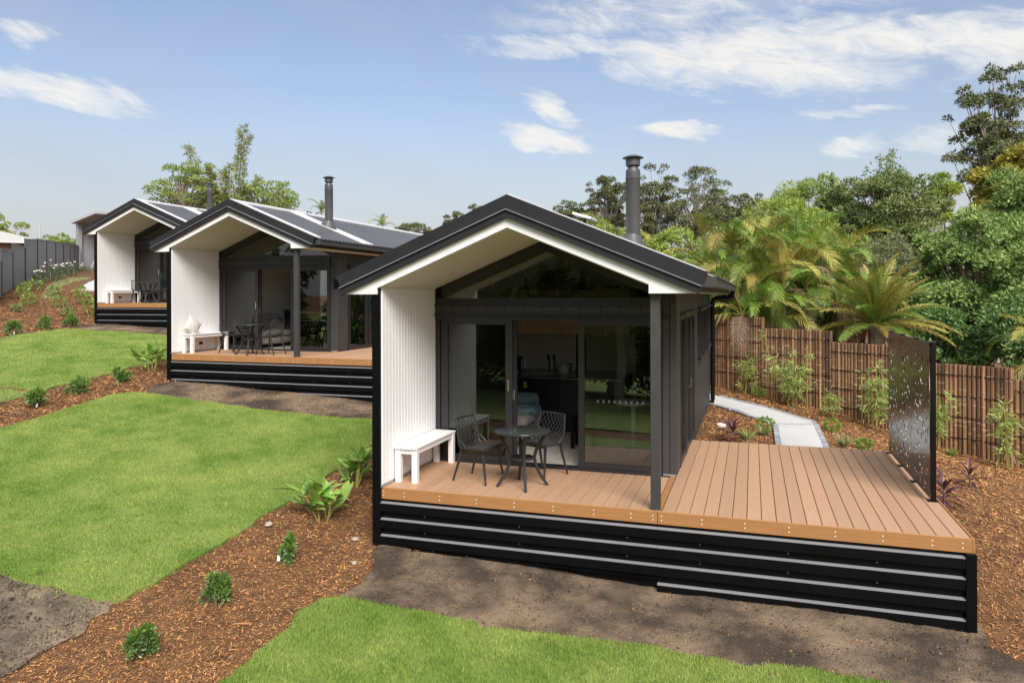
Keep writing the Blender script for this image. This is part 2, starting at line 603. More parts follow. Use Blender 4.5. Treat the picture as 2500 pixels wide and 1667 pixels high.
def axis(lo, hi, step, far):
    a = list(np.arange(lo, hi + 1e-6, step))
    s_, p = step, hi
    while p < far:
        s_ *= 1.35
        p += s_
        a.append(p)
    s_, p = step, lo
    while p > -far:
        s_ *= 1.35
        p -= s_
        a.insert(0, p)
    return np.array(a)


gx, gy = axis(-26, 14, .3, 2500), axis(-6, 18, .3, 2500)
GX, GY = np.meshgrid(gx, gy, indexing='ij')
GZ = H(GX, GY)
nx, ny = GX.shape
me = bpy.data.meshes.new('ground')
idx = np.arange(nx * ny).reshape(nx, ny)
quads = np.stack([idx[:-1, :-1], idx[1:, :-1], idx[1:, 1:], idx[:-1, 1:]], -1).reshape(-1, 4)
me.from_pydata(np.stack([GX, GY, GZ], -1).reshape(-1, 3).tolist(), [], quads.tolist())
me.materials.append(MATS['mulch'])
me.polygons.foreach_set('use_smooth', [True] * len(me.polygons))
tag(link(bpy.data.objects.new('ground', me)), kind='structure')

# plan outlines of the laid surfaces
LAWN_A = [(-7.99, -2.2), (-7.95, .3), (-8.0, 1.3), (-8.01, 2.35), (-8.11, 3.15), (-8.2, 3.8), (-8.07, 4.12), (-7.6, 4.23), (-6.49, 4.17), (-4.83, 4.04), (-3.5, 4.13), (-2.54, 4.25), (-2.0, 4.25),
          (-1.80, 3.65), (-1.78, 2.88), (-1.72, 2.2), (-1.75, 1.6), (-1.69, 0.98), (-1.72, 0.11), (-1.66, -0.59), (-1.72, -1.15), (-1.68, -1.6), (-1.73, -2.05), (-1.80, -2.21), (-2.1, -2.24), (-2.44, -2.18), (-2.89, -2.21), (-3.5, -2.18), (-5.7, -2.23)]
LAWN_B = [(-16.2, 3.3), (-15.75, 4.67), (-15.65, 6.04), (-15.75, 7.2), (-15.85, 8.5), (-15.92, 9.14), (-15.65, 9.5), (-14.92, 9.74), (-13.44, 9.8), (-12.31, 9.75), (-10.4, 9.75), (-9.9, 8.0), (-9.82, 7.2), (-9.7, 6.5), (-9.85, 6.0), (-9.7, 5.43), (-9.76, 4.88),
          (-9.66, 4.4), (-9.78, 4.0), (-9.72, 3.68), (-9.85, 3.52), (-10.06, 3.5), (-10.5, 3.53), (-11, 3.4), (-13, 3.35)]
LAWN_C = [(0.05, -1.38), (0.03, -1.7), (0.08, -2.07), (0.06, -2.41), (0.1, -2.8), (0.06, -3.4), (.1, -4.4), (.05, -6.5), (3.0, -6.55), (7.2, -6.4), (7.1, -3.2), (7.2, -1.15), (6.2, -1.1), (5.25, -1.11), (4.65, -1.09), (4.0, -1.16), (3.36, -1.14), (2.94, -1.2), (2.4, -1.22), (1.78, -1.3), (1.29, -1.27), (0.7, -1.28), (.25, -1.26)]
LAWN_E = [(-70, -60), (40, -60), (40, -8.4), (-70, -8.4)]
LAWN_D = [(-7.9, -6.4), (-1.7, -6.4), (-1.7, -3.6), (-2.1, -3.45), (-7.9, -3.5)]
WEED = [(-16, 2.4), (-16, 3.2), (-13.0, 3.25), (-10.95, 3.3), (-10.15, 3.4), (-9.77, 3.35), (-9.62, 3.1), (-9.6, 2.78), (-9.55, 2.4), (-9.7, 1.0), (-15, .9)]
DIRT_1 = [(-.02, .5), (-.03, -.16), (.2, -.54), (.24, -.9), (.16, -1.25), (.3, -1.45), (3.7, -1.4), (5.6, -1.35), (8.0, -1.4), (7.6, -.75), (6.9, -.56), (6.4, -.42), (6.2, -.2), (6.15, .3), (6.1, .9)]
DIRT_2 = [(-8.0, 4.5), (-8.1, 5.3), (-8.1, 6.8), (-2.5, 6.8), (-2.1, 6.2), (-1.75, 4.6), (-1.9, 3.9), (-3.2, 3.8), (-6.0, 3.85), (-7.3, 4.0)]
DIRT_3 = [(-16.3, 10.0), (-16.3, 11.6), (-10.5, 11.9), (-10.2, 9.5), (-13.0, 9.45), (-15.0, 9.5)]
MUD = [(-8, -3.5), (-8, -1.9), (-3.38, -1.95), (-2.4, -2.0), (-1.82, -2.15), (-1.72, -2.3), (-1.74, -2.45), (-1.62, -2.65), (-1.68, -2.85), (-1.6, -3.1), (-1.66, -3.6), (-2.1, -3.7)]
PATH_N = [(4.63, 3.96), (5.30, 3.96), (5.30, 7.62), (4.63, 7.07)]
PATH_F = [(4.60, 7.15), (5.33, 7.76), (5.28, 8.05), (4.45, 9.12), (3.4, 10.06), (2.6, 10.8), (1.0, 11.2), (1.0, 10.35), (2.4, 10.0), (3.3, 9.2), (3.85, 8.42)]
PATH_W = [(-21.26, 14.65), (-24.9, 18.7), (-33, 26.9), (-30, 26.5), (-20.3, 15.6), (-20.9, 15.1)]


def densify(poly, step=.12, jit=.018, seed=1):
    r_ = np.random.default_rng(seed)
    out = []
    for i in range(len(poly)):
        a, b = np.array(poly[i]), np.array(poly[(i + 1) % len(poly)])
        L_ = np.hypot(*(b - a))
        k = max(1, int(L_ / step))
        nrm = np.array([b[1] - a[1], a[0] - b[0]]) / max(L_, 1e-6)
        for j in range(k):
            out.append(tuple(a + (b - a) * j / k + nrm * r_.normal(0, jit)))
    return out


def inside(poly, x, y):
    poly = np.asarray(poly)
    r_ = np.zeros(x.shape, bool)
    j = len(poly) - 1
    for i in range(len(poly)):
        xi, yi = poly[i]
        xj, yj = poly[j]
        with np.errstate(divide='ignore', invalid='ignore'):
            c_ = ((yi > y) != (yj > y)) & (x < (xj - xi) * (y - yi) / (yj - yi + 1e-12) + xi)
        r_ ^= c_
        j = i
    return r_


import bmesh
from mathutils import noise as mnoise


def sheet(name, poly, m, lift, cell=.3, skirt=0.0, kind='structure', parent=None, lump=0.0):
    bm = bmesh.new()
    f = bm.faces.new([bm.verts.new((x, y, 0)) for x, y in poly])
    if f.normal.z < 0:
        f.normal_flip()
    xs = [p[0] for p in poly]
    ys = [p[1] for p in poly]
    bmesh.ops.triangulate(bm, faces=bm.faces[:])
    for a0, a1, ax in ((min(xs), max(xs), 0), (min(ys), max(ys), 1)):
        v_ = math.ceil(a0 / cell) * cell
        while v_ < a1:
            co = [0, 0, 0]
            no = [0, 0, 0]
            co[ax] = v_
            no[ax] = 1
            bmesh.ops.bisect_plane(bm, geom=bm.verts[:] + bm.edges[:] + bm.faces[:], plane_co=co, plane_no=no)
            v_ += cell
    if skirt:
        be = [e for e in bm.edges if e.is_boundary]
        g = bmesh.ops.extrude_edge_only(bm, edges=be)
        low = set(v for v in g['geom'] if isinstance(v, bmesh.types.BMVert))
    else:
        low = set()
    bm.verts.ensure_lookup_table()
    zz = H(np.array([v.co.x for v in bm.verts]), np.array([v.co.y for v in bm.verts]))
    for v, z in zip(bm.verts, zz):
        v.co.z = z + lift - (skirt if v in low else 0)
        if lump and not v.is_boundary:
            v.co.z += lump * (mnoise.noise(Vector((v.co.x * 3.1, v.co.y * 3.1, 0))) * .6 + mnoise.noise(Vector((v.co.x * 11, v.co.y * 11, 3))) * .4 + .35)
    bmesh.ops.recalc_face_normals(bm, faces=bm.faces[:])
    me_ = bpy.data.meshes.new(name)
    bm.to_mesh(me_)
    bm.free()
    me_.materials.append(MATS[m])
    o = link(bpy.data.objects.new(name, me_), parent)
    if kind:
        tag(o, kind=kind)
    return o


pA, pB, pC = densify(LAWN_A, seed=2), densify(LAWN_B, seed=3), densify(LAWN_C, seed=4)
pD = densify(LAWN_D, seed=9)
sheet('bare_soil', densify(DIRT_1, .2, .03, 5), 'soil', .012, cell=.07, lump=.03)
sheet('bare_soil', densify(DIRT_2, .2, .03, 6), 'soil', .012)
sheet('bare_soil', densify(DIRT_3, .2, .03, 7), 'soil', .012)
sheet('mud_patch', densify(MUD, .15, .03, 8), 'mud', .014, cell=.06, lump=.035)
sheet('weedy_ground', densify(WEED, .2, .03, 9), 'weedy', .014)
sheet('lawn', pA, 'turf', .034, skirt=.06)
sheet('lawn', pB, 'turf', .034, skirt=.06)
sheet('lawn', pC, 'turf', .034, skirt=.06)
sheet('lawn', pD, 'turf', .034, skirt=.06)
sheet('lawn', LAWN_E, 'turf', .034, cell=1.0, skirt=.06)
path_o = sheet('garden_path', PATH_N, 'concrete', .05, skirt=.09)
path_2 = sheet('garden_path', PATH_F, 'concrete', .048, skirt=.09)
sheet('garden_path', PATH_W, 'concrete', .05, skirt=.09)
pav = MB().bbox(-.045, .045, -.036, .036, 0, .05, .004).mesh('paver', 'paver')


def paver_row(a, b, parent, off=0.0):
    a, b = np.array(a), np.array(b)
    L_ = np.hypot(*(b - a))
    k = int(L_ / .079)
    ang = math.atan2(b[1] - a[1], b[0] - a[0]) - math.pi / 2
    for i in range(k):
        p = a + (b - a) * (i + .5) / k
        inst('paver', pav, parent, (p[0], p[1], h1(*p) + .006), (0, 0, ang))


paver_row((4.58, 4.05), (4.58, 7.05), path_o)
paver_row((5.35, 4.05), (5.35, 7.72), path_o)
paver_row((4.66, 7.15), (5.28, 7.66), path_o)
paver_row((4.50, 7.2), (3.78, 8.38), path_2)
paver_row((3.75, 8.43), (3.26, 9.12), path_2)
paver_row((5.36, 8.02), (4.53, 9.15), path_2)
paver_row((4.48, 9.2), (3.44, 10.12), path_2)


# ------------------------------------------------------------------ grass and mulch
def scatter(poly, n, seed):
    r_ = np.random.default_rng(seed)
    P = np.asarray(poly)
    lo, hi = P.min(0), P.max(0)
    x = r_.uniform(lo[0], hi[0], n)
    y = r_.uniform(lo[1], hi[1], n)
    k = inside(P, x, y)
    return x[k], y[k]


def grass(name, x, y, hmin, hmax, w, seed, lift=.03, m='blade', lean=.55):
    r_ = np.random.default_rng(seed)
    n = len(x)
    z = H(x, y) + lift
    a = r_.uniform(0, 2 * np.pi, n)
    hh = r_.uniform(hmin, hmax, n)
    la = r_.uniform(0, 2 * np.pi, n)
    ll = hh * r_.uniform(.1, lean, n)
    ww = w * r_.uniform(.6, 1.3, n)
    b = np.stack([x, y, z], -1)
    s_ = np.stack([np.cos(a) * ww, np.sin(a) * ww, np.zeros(n)], -1)
    t = b + np.stack([np.cos(la) * ll, np.sin(la) * ll, hh], -1)
    V = np.stack([b - s_, b + s_, t], 1)
    return tag(link(bpy.data.objects.new(name, np_mesh(name, V, 3, m))), kind='stuff')


x, y = scatter(pC, 420000, 11)
k = (y > -4.6)
tag(grass('lawn_grass', x[k], y[k], .018, .045, .0045, 1), 'short green grass of the nearest lawn in front of the deck', 'grass')
x, y = scatter(pA, 330000, 12)
tag(grass('lawn_grass', x, y, .014, .034, .0055, 2), 'short green grass of the middle lawn beside the nearest cabin', 'grass')
x, y = scatter(pB, 110000, 13)
tag(grass('lawn_grass', x, y, .014, .034, .009, 3), 'short green grass of the far lawn beside the second cabin', 'grass')
# sparse runners on the mud and weedy strips
x, y = scatter(WEED, 26000, 14)
tag(grass('weeds', x, y, .02, .06, .010, 4, .012), 'patchy weeds beside the far lawn at the picture edge', 'weeds')
x, y = scatter(MUD, 30000, 15)
k = np.random.default_rng(3).random(len(x)) < np.clip(.9 - (-y - 2.1) * 2.2, .01, .9) * (np.sin(x * 5) * np.sin(y * 7 + x) > -.25)
tag(grass('weeds', x[k], y[k], .015, .045, .007, 5, .012), 'thin runners creeping over the grey mud patch', 'weeds')
x, y = scatter(DIRT_1, 2600, 16)
k = np.random.default_rng(5).random(len(x)) < .10
tag(grass('weeds', x[k], y[k], .02, .05, .006, 6, .01), 'few weed sprigs on bare soil below the near deck', 'weeds')
strip = [(-22.4, 14.2), (-27.5, 20.2), (-27.0, 20.4), (-21.8, 14.2), (-20.0, 12.5), (-20.3, 12.2)]
x, y = scatter(strip, 26000, 17)
tag(grass('dry_grass', x, y, .04, .10, .02, 7, .0, 'leaf_tuft'), 'strip of pale dry grass in the bed left of the farthest cabin', 'grass')


def chips(n, seed):
    r_ = np.random.default_rng(seed)
    x = r_.uniform(-24, 13, n)
    y = r_.uniform(-4.6, 14.5, n)
    d = np.hypot(x - CAM[0], y - CAM[1])
    fx = (x - CAM[0]) * math.cos(.3158) + (y - CAM[1]) * math.sin(.3158)
    fz = -(x - CAM[0]) * math.sin(.3158) + (y - CAM[1]) * math.cos(.3158)
    k = (r_.random(n) < np.minimum(1, (6.5 / d) ** 1.6)) & (np.abs(fx) < fz * .76 + .5)
    for P in (pA, pB, pC, MUD, WEED, PATH_N, PATH_F, PATH_W, [(-.1, .05), (6.1, .05), (6.1, 4), (3.3, 4), (3.3, 9.4), (-.1, 9.4)],
              [(-8.2, 5.5), (-2.1, 5.5), (-2.1, 9.4), (-4.8, 9.4), (-4.8, 14.8), (-8.2, 14.8)]):
        k &= ~inside(P, x, y)
    dirt = inside(DIRT_1, x, y) | inside(DIRT_2, x, y) | inside(DIRT_3, x, y)
    k &= ~dirt | (r_.random(n) < .10)
    x, y, d = x[k], y[k], d[k]
    n = len(x)
    big = np.clip(d / 9, .8, 2.2)
    L_ = r_.gamma(2.4, .0075, n) * big + .006
    W_ = L_ * r_.uniform(.15, .42, n)
    W_ = np.minimum(W_, .011 * big)
    a = r_.uniform(0, 2 * np.pi, n)
    tl = r_.normal(0, .28, n)
    rl = r_.normal(0, .35, n)
    z = H(x, y) + r_.uniform(.004, .022, n)
    c_ = np.stack([x, y, z], -1)
    u = np.stack([np.cos(a) * np.cos(tl), np.sin(a) * np.cos(tl), np.sin(tl)], -1) * L_[:, None] * .5
    v_ = np.stack([-np.sin(a), np.cos(a), np.sin(rl)], -1) * W_[:, None] * .5
    V = np.stack([c_ - u - v_, c_ + u - v_ * .6, c_ + u * .9 + v_, c_ - u * .95 + v_ * .8], 1)
    return tag(link(bpy.data.objects.new('mulch_chips', np_mesh('mulch_chips', V, 4, 'chip'))), 'loose brown bark and wood chips covering the garden beds', 'mulch', kind='stuff')


chips(3200000, 21)

for nm, P, n_, lb in (('soil_crumbs', DIRT_1, 34000, 'loose crumbs of soil and gravel below the near deck'), ('soil_crumbs', DIRT_2, 16000, 'loose crumbs of soil before the middle cabin'), ('mud_clods', MUD, 26000, 'rough clods on the grey mud patch')):
    x, y = scatter(P, n_, 91)
    k = ~(inside(pA, x, y) | inside(pC, x, y) | inside(pD, x, y))
    x, y = x[k], y[k]
    r_ = np.random.default_rng(92)
    n = len(x)
    s_ = r_.gamma(2.0, .0024 if nm == 'soil_crumbs' else .0055, n) + .002
    c_ = np.stack([x, y, H(x, y) + .022 + s_ * .3], -1)
    q = [r_.normal(size=(n, 3)) for _ in range(4)]
    q = [a / np.linalg.norm(a, axis=1, keepdims=True) * s_[:, None] for a in q]
    T = [c_ + a for a in q]
    V = np.stack([T[0], T[1], T[2], T[0], T[2], T[3], T[0], T[3], T[1], T[1], T[3], T[2]], 1)
    tag(link(bpy.data.objects.new(nm, np_mesh(nm, V, 3, 'crumb' if nm == 'soil_crumbs' else 'clod'))), lb, 'soil', kind='stuff')

# a few larger sticks and stones that lie loose on the beds
stick_me = MB().tube([(-.5, 0, 0), (-.2, .02, .02), (.15, -.01, .025), (.5, .02, .0)], [.05, .06, .055, .03], 5).mesh('stick', 'chip')
for i, (x, y, L_, a, lb) in enumerate([(-.35, -2.05, .17, .3, 'pale stick lying on the mulch right of the middle shrub of the three'), (-1.1, -2.85, .16, -.5, 'pale stick on mulch at the foot of the nearest round shrub'),
                                       (-1.35, -1.4, .12, .6, 'short stick on mulch at the edge of the middle lawn')]):
    tag(inst('stick', stick_me, None, (x, y, h1(x, y) + .02), (0, 0, a), L_), lb, 'stick')
r_ = np.random.default_rng(5)


def stone_mesh(seed):
    q = np.random.default_rng(seed)
    mb = MB().lathe([(.3, 0), (.5, .12), (.48, .3), (.25, .45)], n=7)
    mb.v = [tuple(np.array(p) * q.uniform(.8, 1.2, 3)) for p in mb.v]
    return mb.mesh('stone', 'stone')


for i, (x, y, s_, lb) in enumerate([(-1.5, -.1, .07, 'pale stone on mulch at the middle lawn edge'), (-.35, .0, .06, 'pale stone on mulch left of the near fin wall'),
                                    (-.05, -.55, .05, 'small pale stone beside the foot of the near fin wall'), (-1.35, .62, .06, 'brown stone on mulch below the nearer ginger plant')]):
    tag(inst('stone', stone_mesh(i), None, (x, y, h1(x, y) + .005), (0, 0, i), s_ * 1.4), lb, 'stone')

# ------------------------------------------------------------------ cabins
XC, ZA, TN = 1.595, 3.37, .4113          # ridge position, ridge height, roof pitch
TH = math.atan(TN)
CT, ST = math.cos(TH), math.sin(TH)
WD, PD, DD, YE = 6.11, 1.565, 4.01, 9.4  # deck width, porch depth, deck depth, rear wall
XW = 3.25
ORIG = [(0, 0, 0), (-8.1492, 5.4536, .9752), (-16.4023, 11.0667, 2.0329)]


def ztop(x):
    return ZA - abs(x - XC) * TN


def slab_poly(side, t0, t1, half=2.15):
    """band under one roof slope between vertical offsets t0 and t1, ends cut square to the slope"""
    ex, ez = XC + side * half, ZA - half * TN
    e0 = (ex - side * ST * t0 * CT, ez - CT * t0 * CT)
    e1 = (ex - side * ST * t1 * CT, ez - CT * t1 * CT)
    p = [(XC, ZA - t1), e1, e0, (XC, ZA - t0)]
    return p if side > 0 else p[::-1]


def build_cabin():
    root = empty('cabin')
    # ---- deck
    fr = MB()
    for yy in (.08, .8, 1.5):
        fr.box(.02, WD - .04, yy, yy + .06, -.16, -.034)
    for yy in (2.3, 3.1, 3.88):
        fr.box(XW + .05, WD - .04, yy, yy + .06, -.16, -.034)
    deck = fr.build('deck', 'black', root)
    bl = MB().bbox(-.067, .067, .024, 1.50, -.032, 0, .004).mesh('deck_board', 'deck')
    br = MB().bbox(-.0685, .0685, .024, DD, -.032, 0, .004).mesh('deck_board', 'deck')
    nb = 23
    p_ = (3.19 - .015) / nb
    for i in range(nb):
        inst('deck_board', bl, deck, (.015 + p_ * (i + .5), 0, 0), None, ((p_ - .005) / .134, 1, 1))
    MB().bbox(3.196, 3.262, .024, 1.55, -.03, .002, .004).build('breaker_board', 'fascia', deck)
    nb = 20
    p_ = (WD - .006 - 3.268) / nb
    for i in range(nb):
        inst('deck_board', br, deck, (3.268 + p_ * (i + .5), 0, 0), None, ((p_ - .006) / .137, 1, 1))
    MB().bbox(0, 3.226, -.002, .022, -.132, .001, .004).build('fascia_board', 'fascia', deck)
    MB().bbox(3.230, WD, -.002, .022, -.132, .001, .004).build('fascia_board', 'fascia', deck)
    MB().bbox(WD - .0, WD + .022, -.002, DD, -.132, .001, .004).build('fascia_board', 'fascia', deck)
    sc = MB()
    for xx in [.03, .30, .75, 1.2, 1.65, 2.1, 2.55, 2.95, 3.18, 3.27, 3.68, 4.10, 4.52, 4.94, 5.36, 5.78, 6.03]:
        for zz in (-.045, -.09):
            a = [(xx + .007 * math.cos(t), -.0045, zz + .007 * math.sin(t)) for t in np.linspace(0, 2 * math.pi, 7)[:-1]]
            sc.add(a, [tuple(range(6))])
    tag(sc.build('screw_heads', 'tag_white', deck), kind='stuff')
    # ---- ribbed skirt below the deck
    def skirt(x0, x1, ribs, zend):
        pr_ = [(.012, -.136)]
        for kk in range(ribs):
            zl = -.172 - .193 * kk
            pr_ += [(.012, zl + .004), (-.028, zl - .010), (-.028, zl - .105), (.004, zl - .116), (.004, zl - .138), (.012, zl - .143)]
        pr_ = [q for q in pr_ if q[1] > zend] + [(pr_[-1][0] if pr_[-1][1] > zend else -.028, zend)]
        n = len(pr_)
        mb = MB()
        mb.add([(x0, a, b) for a, b in pr_] + [(x1, a, b) for a, b in pr_], [(i, i + 1, n + i + 1, n + i) for i in range(n - 1)])
        return mb
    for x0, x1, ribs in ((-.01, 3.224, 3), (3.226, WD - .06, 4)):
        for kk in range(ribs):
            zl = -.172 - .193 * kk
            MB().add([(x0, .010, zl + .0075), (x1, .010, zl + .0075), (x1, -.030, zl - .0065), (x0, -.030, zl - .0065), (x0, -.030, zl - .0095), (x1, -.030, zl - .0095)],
                     [(3, 2, 1, 0), (4, 5, 2, 3)]).build('rib_ledge', 'ledge_grey', root)
    skirt(-.01, 3.224, 3, -.70).build('skirt_sheet', 'black_sheet', root)
    skirt(3.226, WD - .06, 4, -.95).build('skirt_sheet', 'black_sheet', root)
    MB().box(0, 3.22, .06, .08, -1.1, -.15).build('skirt_backing', 'black', root)
    MB().bbox(WD - .06, WD + .03, -.036, .05, -1.0, -.134, .004).build('corner_trim', 'black_sheet', root)
    MB().box(WD - .02, WD + .012, .05, DD, -1.0, -.134).build('skirt_sheet', 'black_sheet', root)
    MB().box(3.3, WD, DD - .02, DD, -.6, -.134).build('skirt_sheet', 'black_sheet', root)
    # screw brackets on the skirt
    bk = MB()
    for xx in (.55, 1.7, 2.9, 3.65, 4.5, 5.3):
        for kk in range(2):
            bk.box(xx, xx + .018, -.006, .0035, -.172 - .193 * kk - .139, -.172 - .193 * kk - .119)
    tag(bk.build('skirt_screws', 'charcoal', root), kind='stuff')
    # ---- fin wall on the left of the porch
    fin = MB()
    fin.box(-.105, -.022, -.03, PD, -.98, 2.279)
    fin.box(-.022, 0, -.03, PD, -.98, 2.385)
    fin = fin.build('side_fin', 'black_sheet', root)
    bw = PD / 19
    bme = MB().bbox(0, .016, .0015, bw - .0015, .035, 2.345, .0025).mesh('board', 'white_board')
    for i in range(19):
        inst('board', bme, fin, (.0005, i * bw, 0))
    MB().box(0, .0125, 0, PD, .03, 2.35).build('groove_backing', 'white_board', fin)
    MB().box(.001, .024, 0, PD, 2.347, 2.38).build('cornice', 'white', fin)
    MB().box(.001, .022, -.02, PD, .004, .03).build('base_angle', 'galv', fin)
    # power outlet under the bench
    MB().bbox(.0175, .05, .84, .93, .16, .22, .004).build('power_outlet', 'black', fin)
    # ---- other walls
    MB().box(-.105, -.012, PD + .002, YE, -.25, 2.40).build('left_wall', 'black_sheet', root)
    MB().box(-.012, 3.2, YE - .1, YE, -.25, 2.42).build('rear_wall', 'charcoal', root)
    MB().prism_y([(-.01, 2.42), (3.2, 2.42), (XC, ZA - .36)], YE - .1, YE).build('rear_gable', 'charcoal', root)
    MB().box(0, XW - .03, PD + .07, YE - .1, -.14, -.012).build('floor', 'floor_in', root)
    MB().box(.0, XW - .06, PD + .1, YE - .1, -.30, -.142).build('bearer', 'galv', root)
    for yy in (2.2, 5.0, 7.0, 9.1):
        MB().box(XW - .2, XW - .08, yy, yy + .1, -1.0, -.302).build('stump', 'galv', root)
    # right wall clad in vertical boards around its openings
    ops = [(2.05, 4.55, -.02, 2.0), (5.62, 7.9, 1.10, 2.02), (8.25, 8.86, 1.2, 2.02)]
    cl = MB()
    yy = 1.66
    k_ = 0
    while yy < YE - .02:
        y2 = min(yy + .148, YE - .005)
        segs = [(-.16, 2.36)]
        for a, b, c_, d_ in ops:
            if y2 - .01 > a and yy + .01 < b:
                ns = []
                for s0, s1 in segs:
                    if s0 < c_:
                        ns.append((s0, c_))
                    if s1 > d_:
                        ns.append((d_, s1))
                segs = ns
        for s0, s1 in segs:
            cl.box(XW - .028, XW + .012 + .0008 * (k_ % 2), yy + .004, y2 - .004, s0, s1)
        yy = y2
        k_ += 1
    cl.build('side_wall', 'charcoal', root)
    # thin backing between the boards
    bkm = MB()
    for s in ((1.66, 2.05, -.15, 2.35), (2.05, 4.55, 2.0, 2.35), (4.55, 5.62, -.15, 2.35), (5.62, 7.9, -.15, 1.1), (5.62, 7.9, 2.02, 2.35), (7.9, 8.25, -.15, 2.35), (8.25, 8.86, -.15, 1.2), (8.25, 8.86, 2.02, 2.35), (8.86, YE - .01, -.15, 2.35)):
        bkm.box(XW - .06, XW - .03, *s)
    bkm.build('wall_lining', 'lining', root)
    for a, b in ((3.105, 3.19), (3.196, 3.283)):
        MB().bbox(a, b, 1.545, 1.655, .03, 2.36, .004).build('pier_board', 'charcoal', root)
    MB().box(3.11, 3.27, 1.549, 1.6, .003, .029).build('base_angle', 'galv', root)
    MB().box(XW + .0135, 3.283, 1.656, 2.0, .03, 2.36).build('corner_board', 'charcoal', root)
    # ---- side doors and windows
    sd_ = MB()
    for a, b in ((2.05, 2.11), (2.86, 2.93), (3.03, 3.09), (3.70, 3.78), (3.86, 3.92), (4.47, 4.55)):
        sd_.box(XW - .05, XW + .035, a, b, .0, 2.0)
    sd_.box(XW - .05, XW + .03, 2.05, 4.55, 1.93, 1.998)
    sd_.box(XW - .05, XW + .03, 2.05, 4.55, .0, .09)
    sd = sd_.build('side_door', 'frame', root)
    MB().box(XW - .012, XW - .006, 2.08, 4.5, .06, 1.95).build('pane', 'glass', sd)
    MB().tube([(XW + .05, 3.06, .95), (XW + .085, 3.06, .95), (XW + .085, 3.06, 1.08)], .011, 6).build('handle', 'steel', sd)
    MB().bbox(XW + .013, XW + .10, 2.0, 4.62, 2.001, 2.03, .004).build('head_flashing', 'charcoal', sd)
    for a, b, c_, d_ in ops[1:]:
        w_ = MB()
        w_.box(XW - .05, XW + .06, a, a + .06, c_, d_).box(XW - .05, XW + .06, b - .06, b, c_, d_)
        w_.box(XW - .05, XW + .055, a, b, d_ - .05, d_ - .002).box(XW - .05, XW + .055, a, b, c_ + .002, c_ + .05)
        if b - a > 1:
            w_.box(XW - .045, XW + .04, (a + b) / 2 - .03, (a + b) / 2 + .03, c_ + .05, d_ - .05)
        wo = w_.build('window', 'frame', root)
        MB().box(XW - .012, XW - .006, a + .04, b - .04, c_ + .03, d_ - .03).build('pane', 'glass', wo)
        MB().box(XW + .013, XW + .11, a - .05, b + .05, d_ + .001, d_ + .022).build('head_flashing', 'charcoal', wo)
        MB().box(XW + .013, XW + .075, a - .02, b + .02, c_ - .03, c_ + .0).build('sill', 'charcoal', wo)
    # ---- front glazing
    fg = MB()
    fg.box(.001, .085, 1.53, 1.63, .03, 1.985)
    fg.box(3.05, 3.104, 1.53, 1.63, .03, 1.985)
    fg.box(.001, 3.104, 1.52, 1.64, 1.93, 1.99)
    fg.box(.001, 3.104, 1.51, 1.65, .002, .03)
    fd = fg.build('door_frame', 'frame', root)

    def leaf(x0, x1, y0, a, b, gm='glass'):
        m_ = MB()
        m_.box(x0, x0 + a, y0, y0 + .038, .032, 1.93).box(x1 - b, x1, y0, y0 + .038, .032, 1.93)
        m_.box(x0 + a, x1 - b, y0 + .002, y0 + .036, .032, .105).box(x0 + a, x1 - b, y0 + .002, y0 + .036, 1.87, 1.93)
        o = m_.build('sliding_door', 'frame', root)
        MB().box(x0 + a - .005, x1 - b + .005, y0 + .016, y0 + .022, .10, 1.875).build('pane', gm, o)
        return o
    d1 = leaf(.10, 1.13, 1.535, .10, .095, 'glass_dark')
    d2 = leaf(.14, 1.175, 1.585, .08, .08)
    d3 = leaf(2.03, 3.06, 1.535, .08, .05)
    MB().bbox(1.062, 1.088, 1.515, 1.534, .98, 1.14, .004).build('handle', 'steel', d1)
    MB().bbox(1.125, 1.150, 1.568, 1.584, .86, 1.0, .004).build('handle', 'steel', d2)
    # row of safety crosses on the fixed pane
    xm = MB()
    for i in range(9):
        cx_ = 2.285 + i * .072
        for s_ in (-1, 1):
            xm.add([(cx_ - .014, 1.549, .90 - .016 * s_), (cx_ - .010, 1.549, .90 - .018 * s_), (cx_ + .014, 1.549, .90 + .016 * s_), (cx_ + .010, 1.549, .90 + .018 * s_)], [(0, 1, 2, 3)])
    xm.build('safety_decals', 'pole_grey', d3)
    MB().box(-.0, 3.19, 1.465, 1.64, 1.992, 2.006).build('drip_flashing', 'frame', root)
    for i in range(12):
        MB().bbox(.003 + i * .2583, .003 + (i + 1) * .2583 - .004, 1.52, 1.63, 2.008, 2.118, .003).build('transom_board', 'charcoal', root)
    sl_ = MB()
    sl_.box(.002, 3.104, 1.50, 1.66, 2.12, 2.15)
    sl_.box(.002, 3.104, 1.53, 1.64, 2.15, 2.225)
    sl_.box(.002, .12, 1.525, 1.64, 2.225, 2.42)
    gw = sl_.build('gable_window', 'frame', root)
    for s_ in (-1, 1):
        xo = .003 if s_ < 0 else 3.24
        p = [(XC, ZA - .372), (xo, ztop(xo) - .372), (xo, ztop(xo) - .53), (XC, ZA - .53)]
        MB().prism_y(p if s_ > 0 else p[::-1], 1.527 + .002 * s_, 1.64).build('raking_frame', 'frame', gw)
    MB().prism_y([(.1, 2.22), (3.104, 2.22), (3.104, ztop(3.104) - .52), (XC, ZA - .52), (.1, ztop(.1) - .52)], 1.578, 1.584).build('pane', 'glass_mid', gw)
    MB().box(3.104, 3.24, 1.56, 1.64, 2.36, 2.44).build('gable_infill', 'charcoal', root)
    # ---- porch post
    MB().bbox(3.152, 3.252, .03, .13, .003, 2.278, .006).build('porch_post', 'charcoal', root)
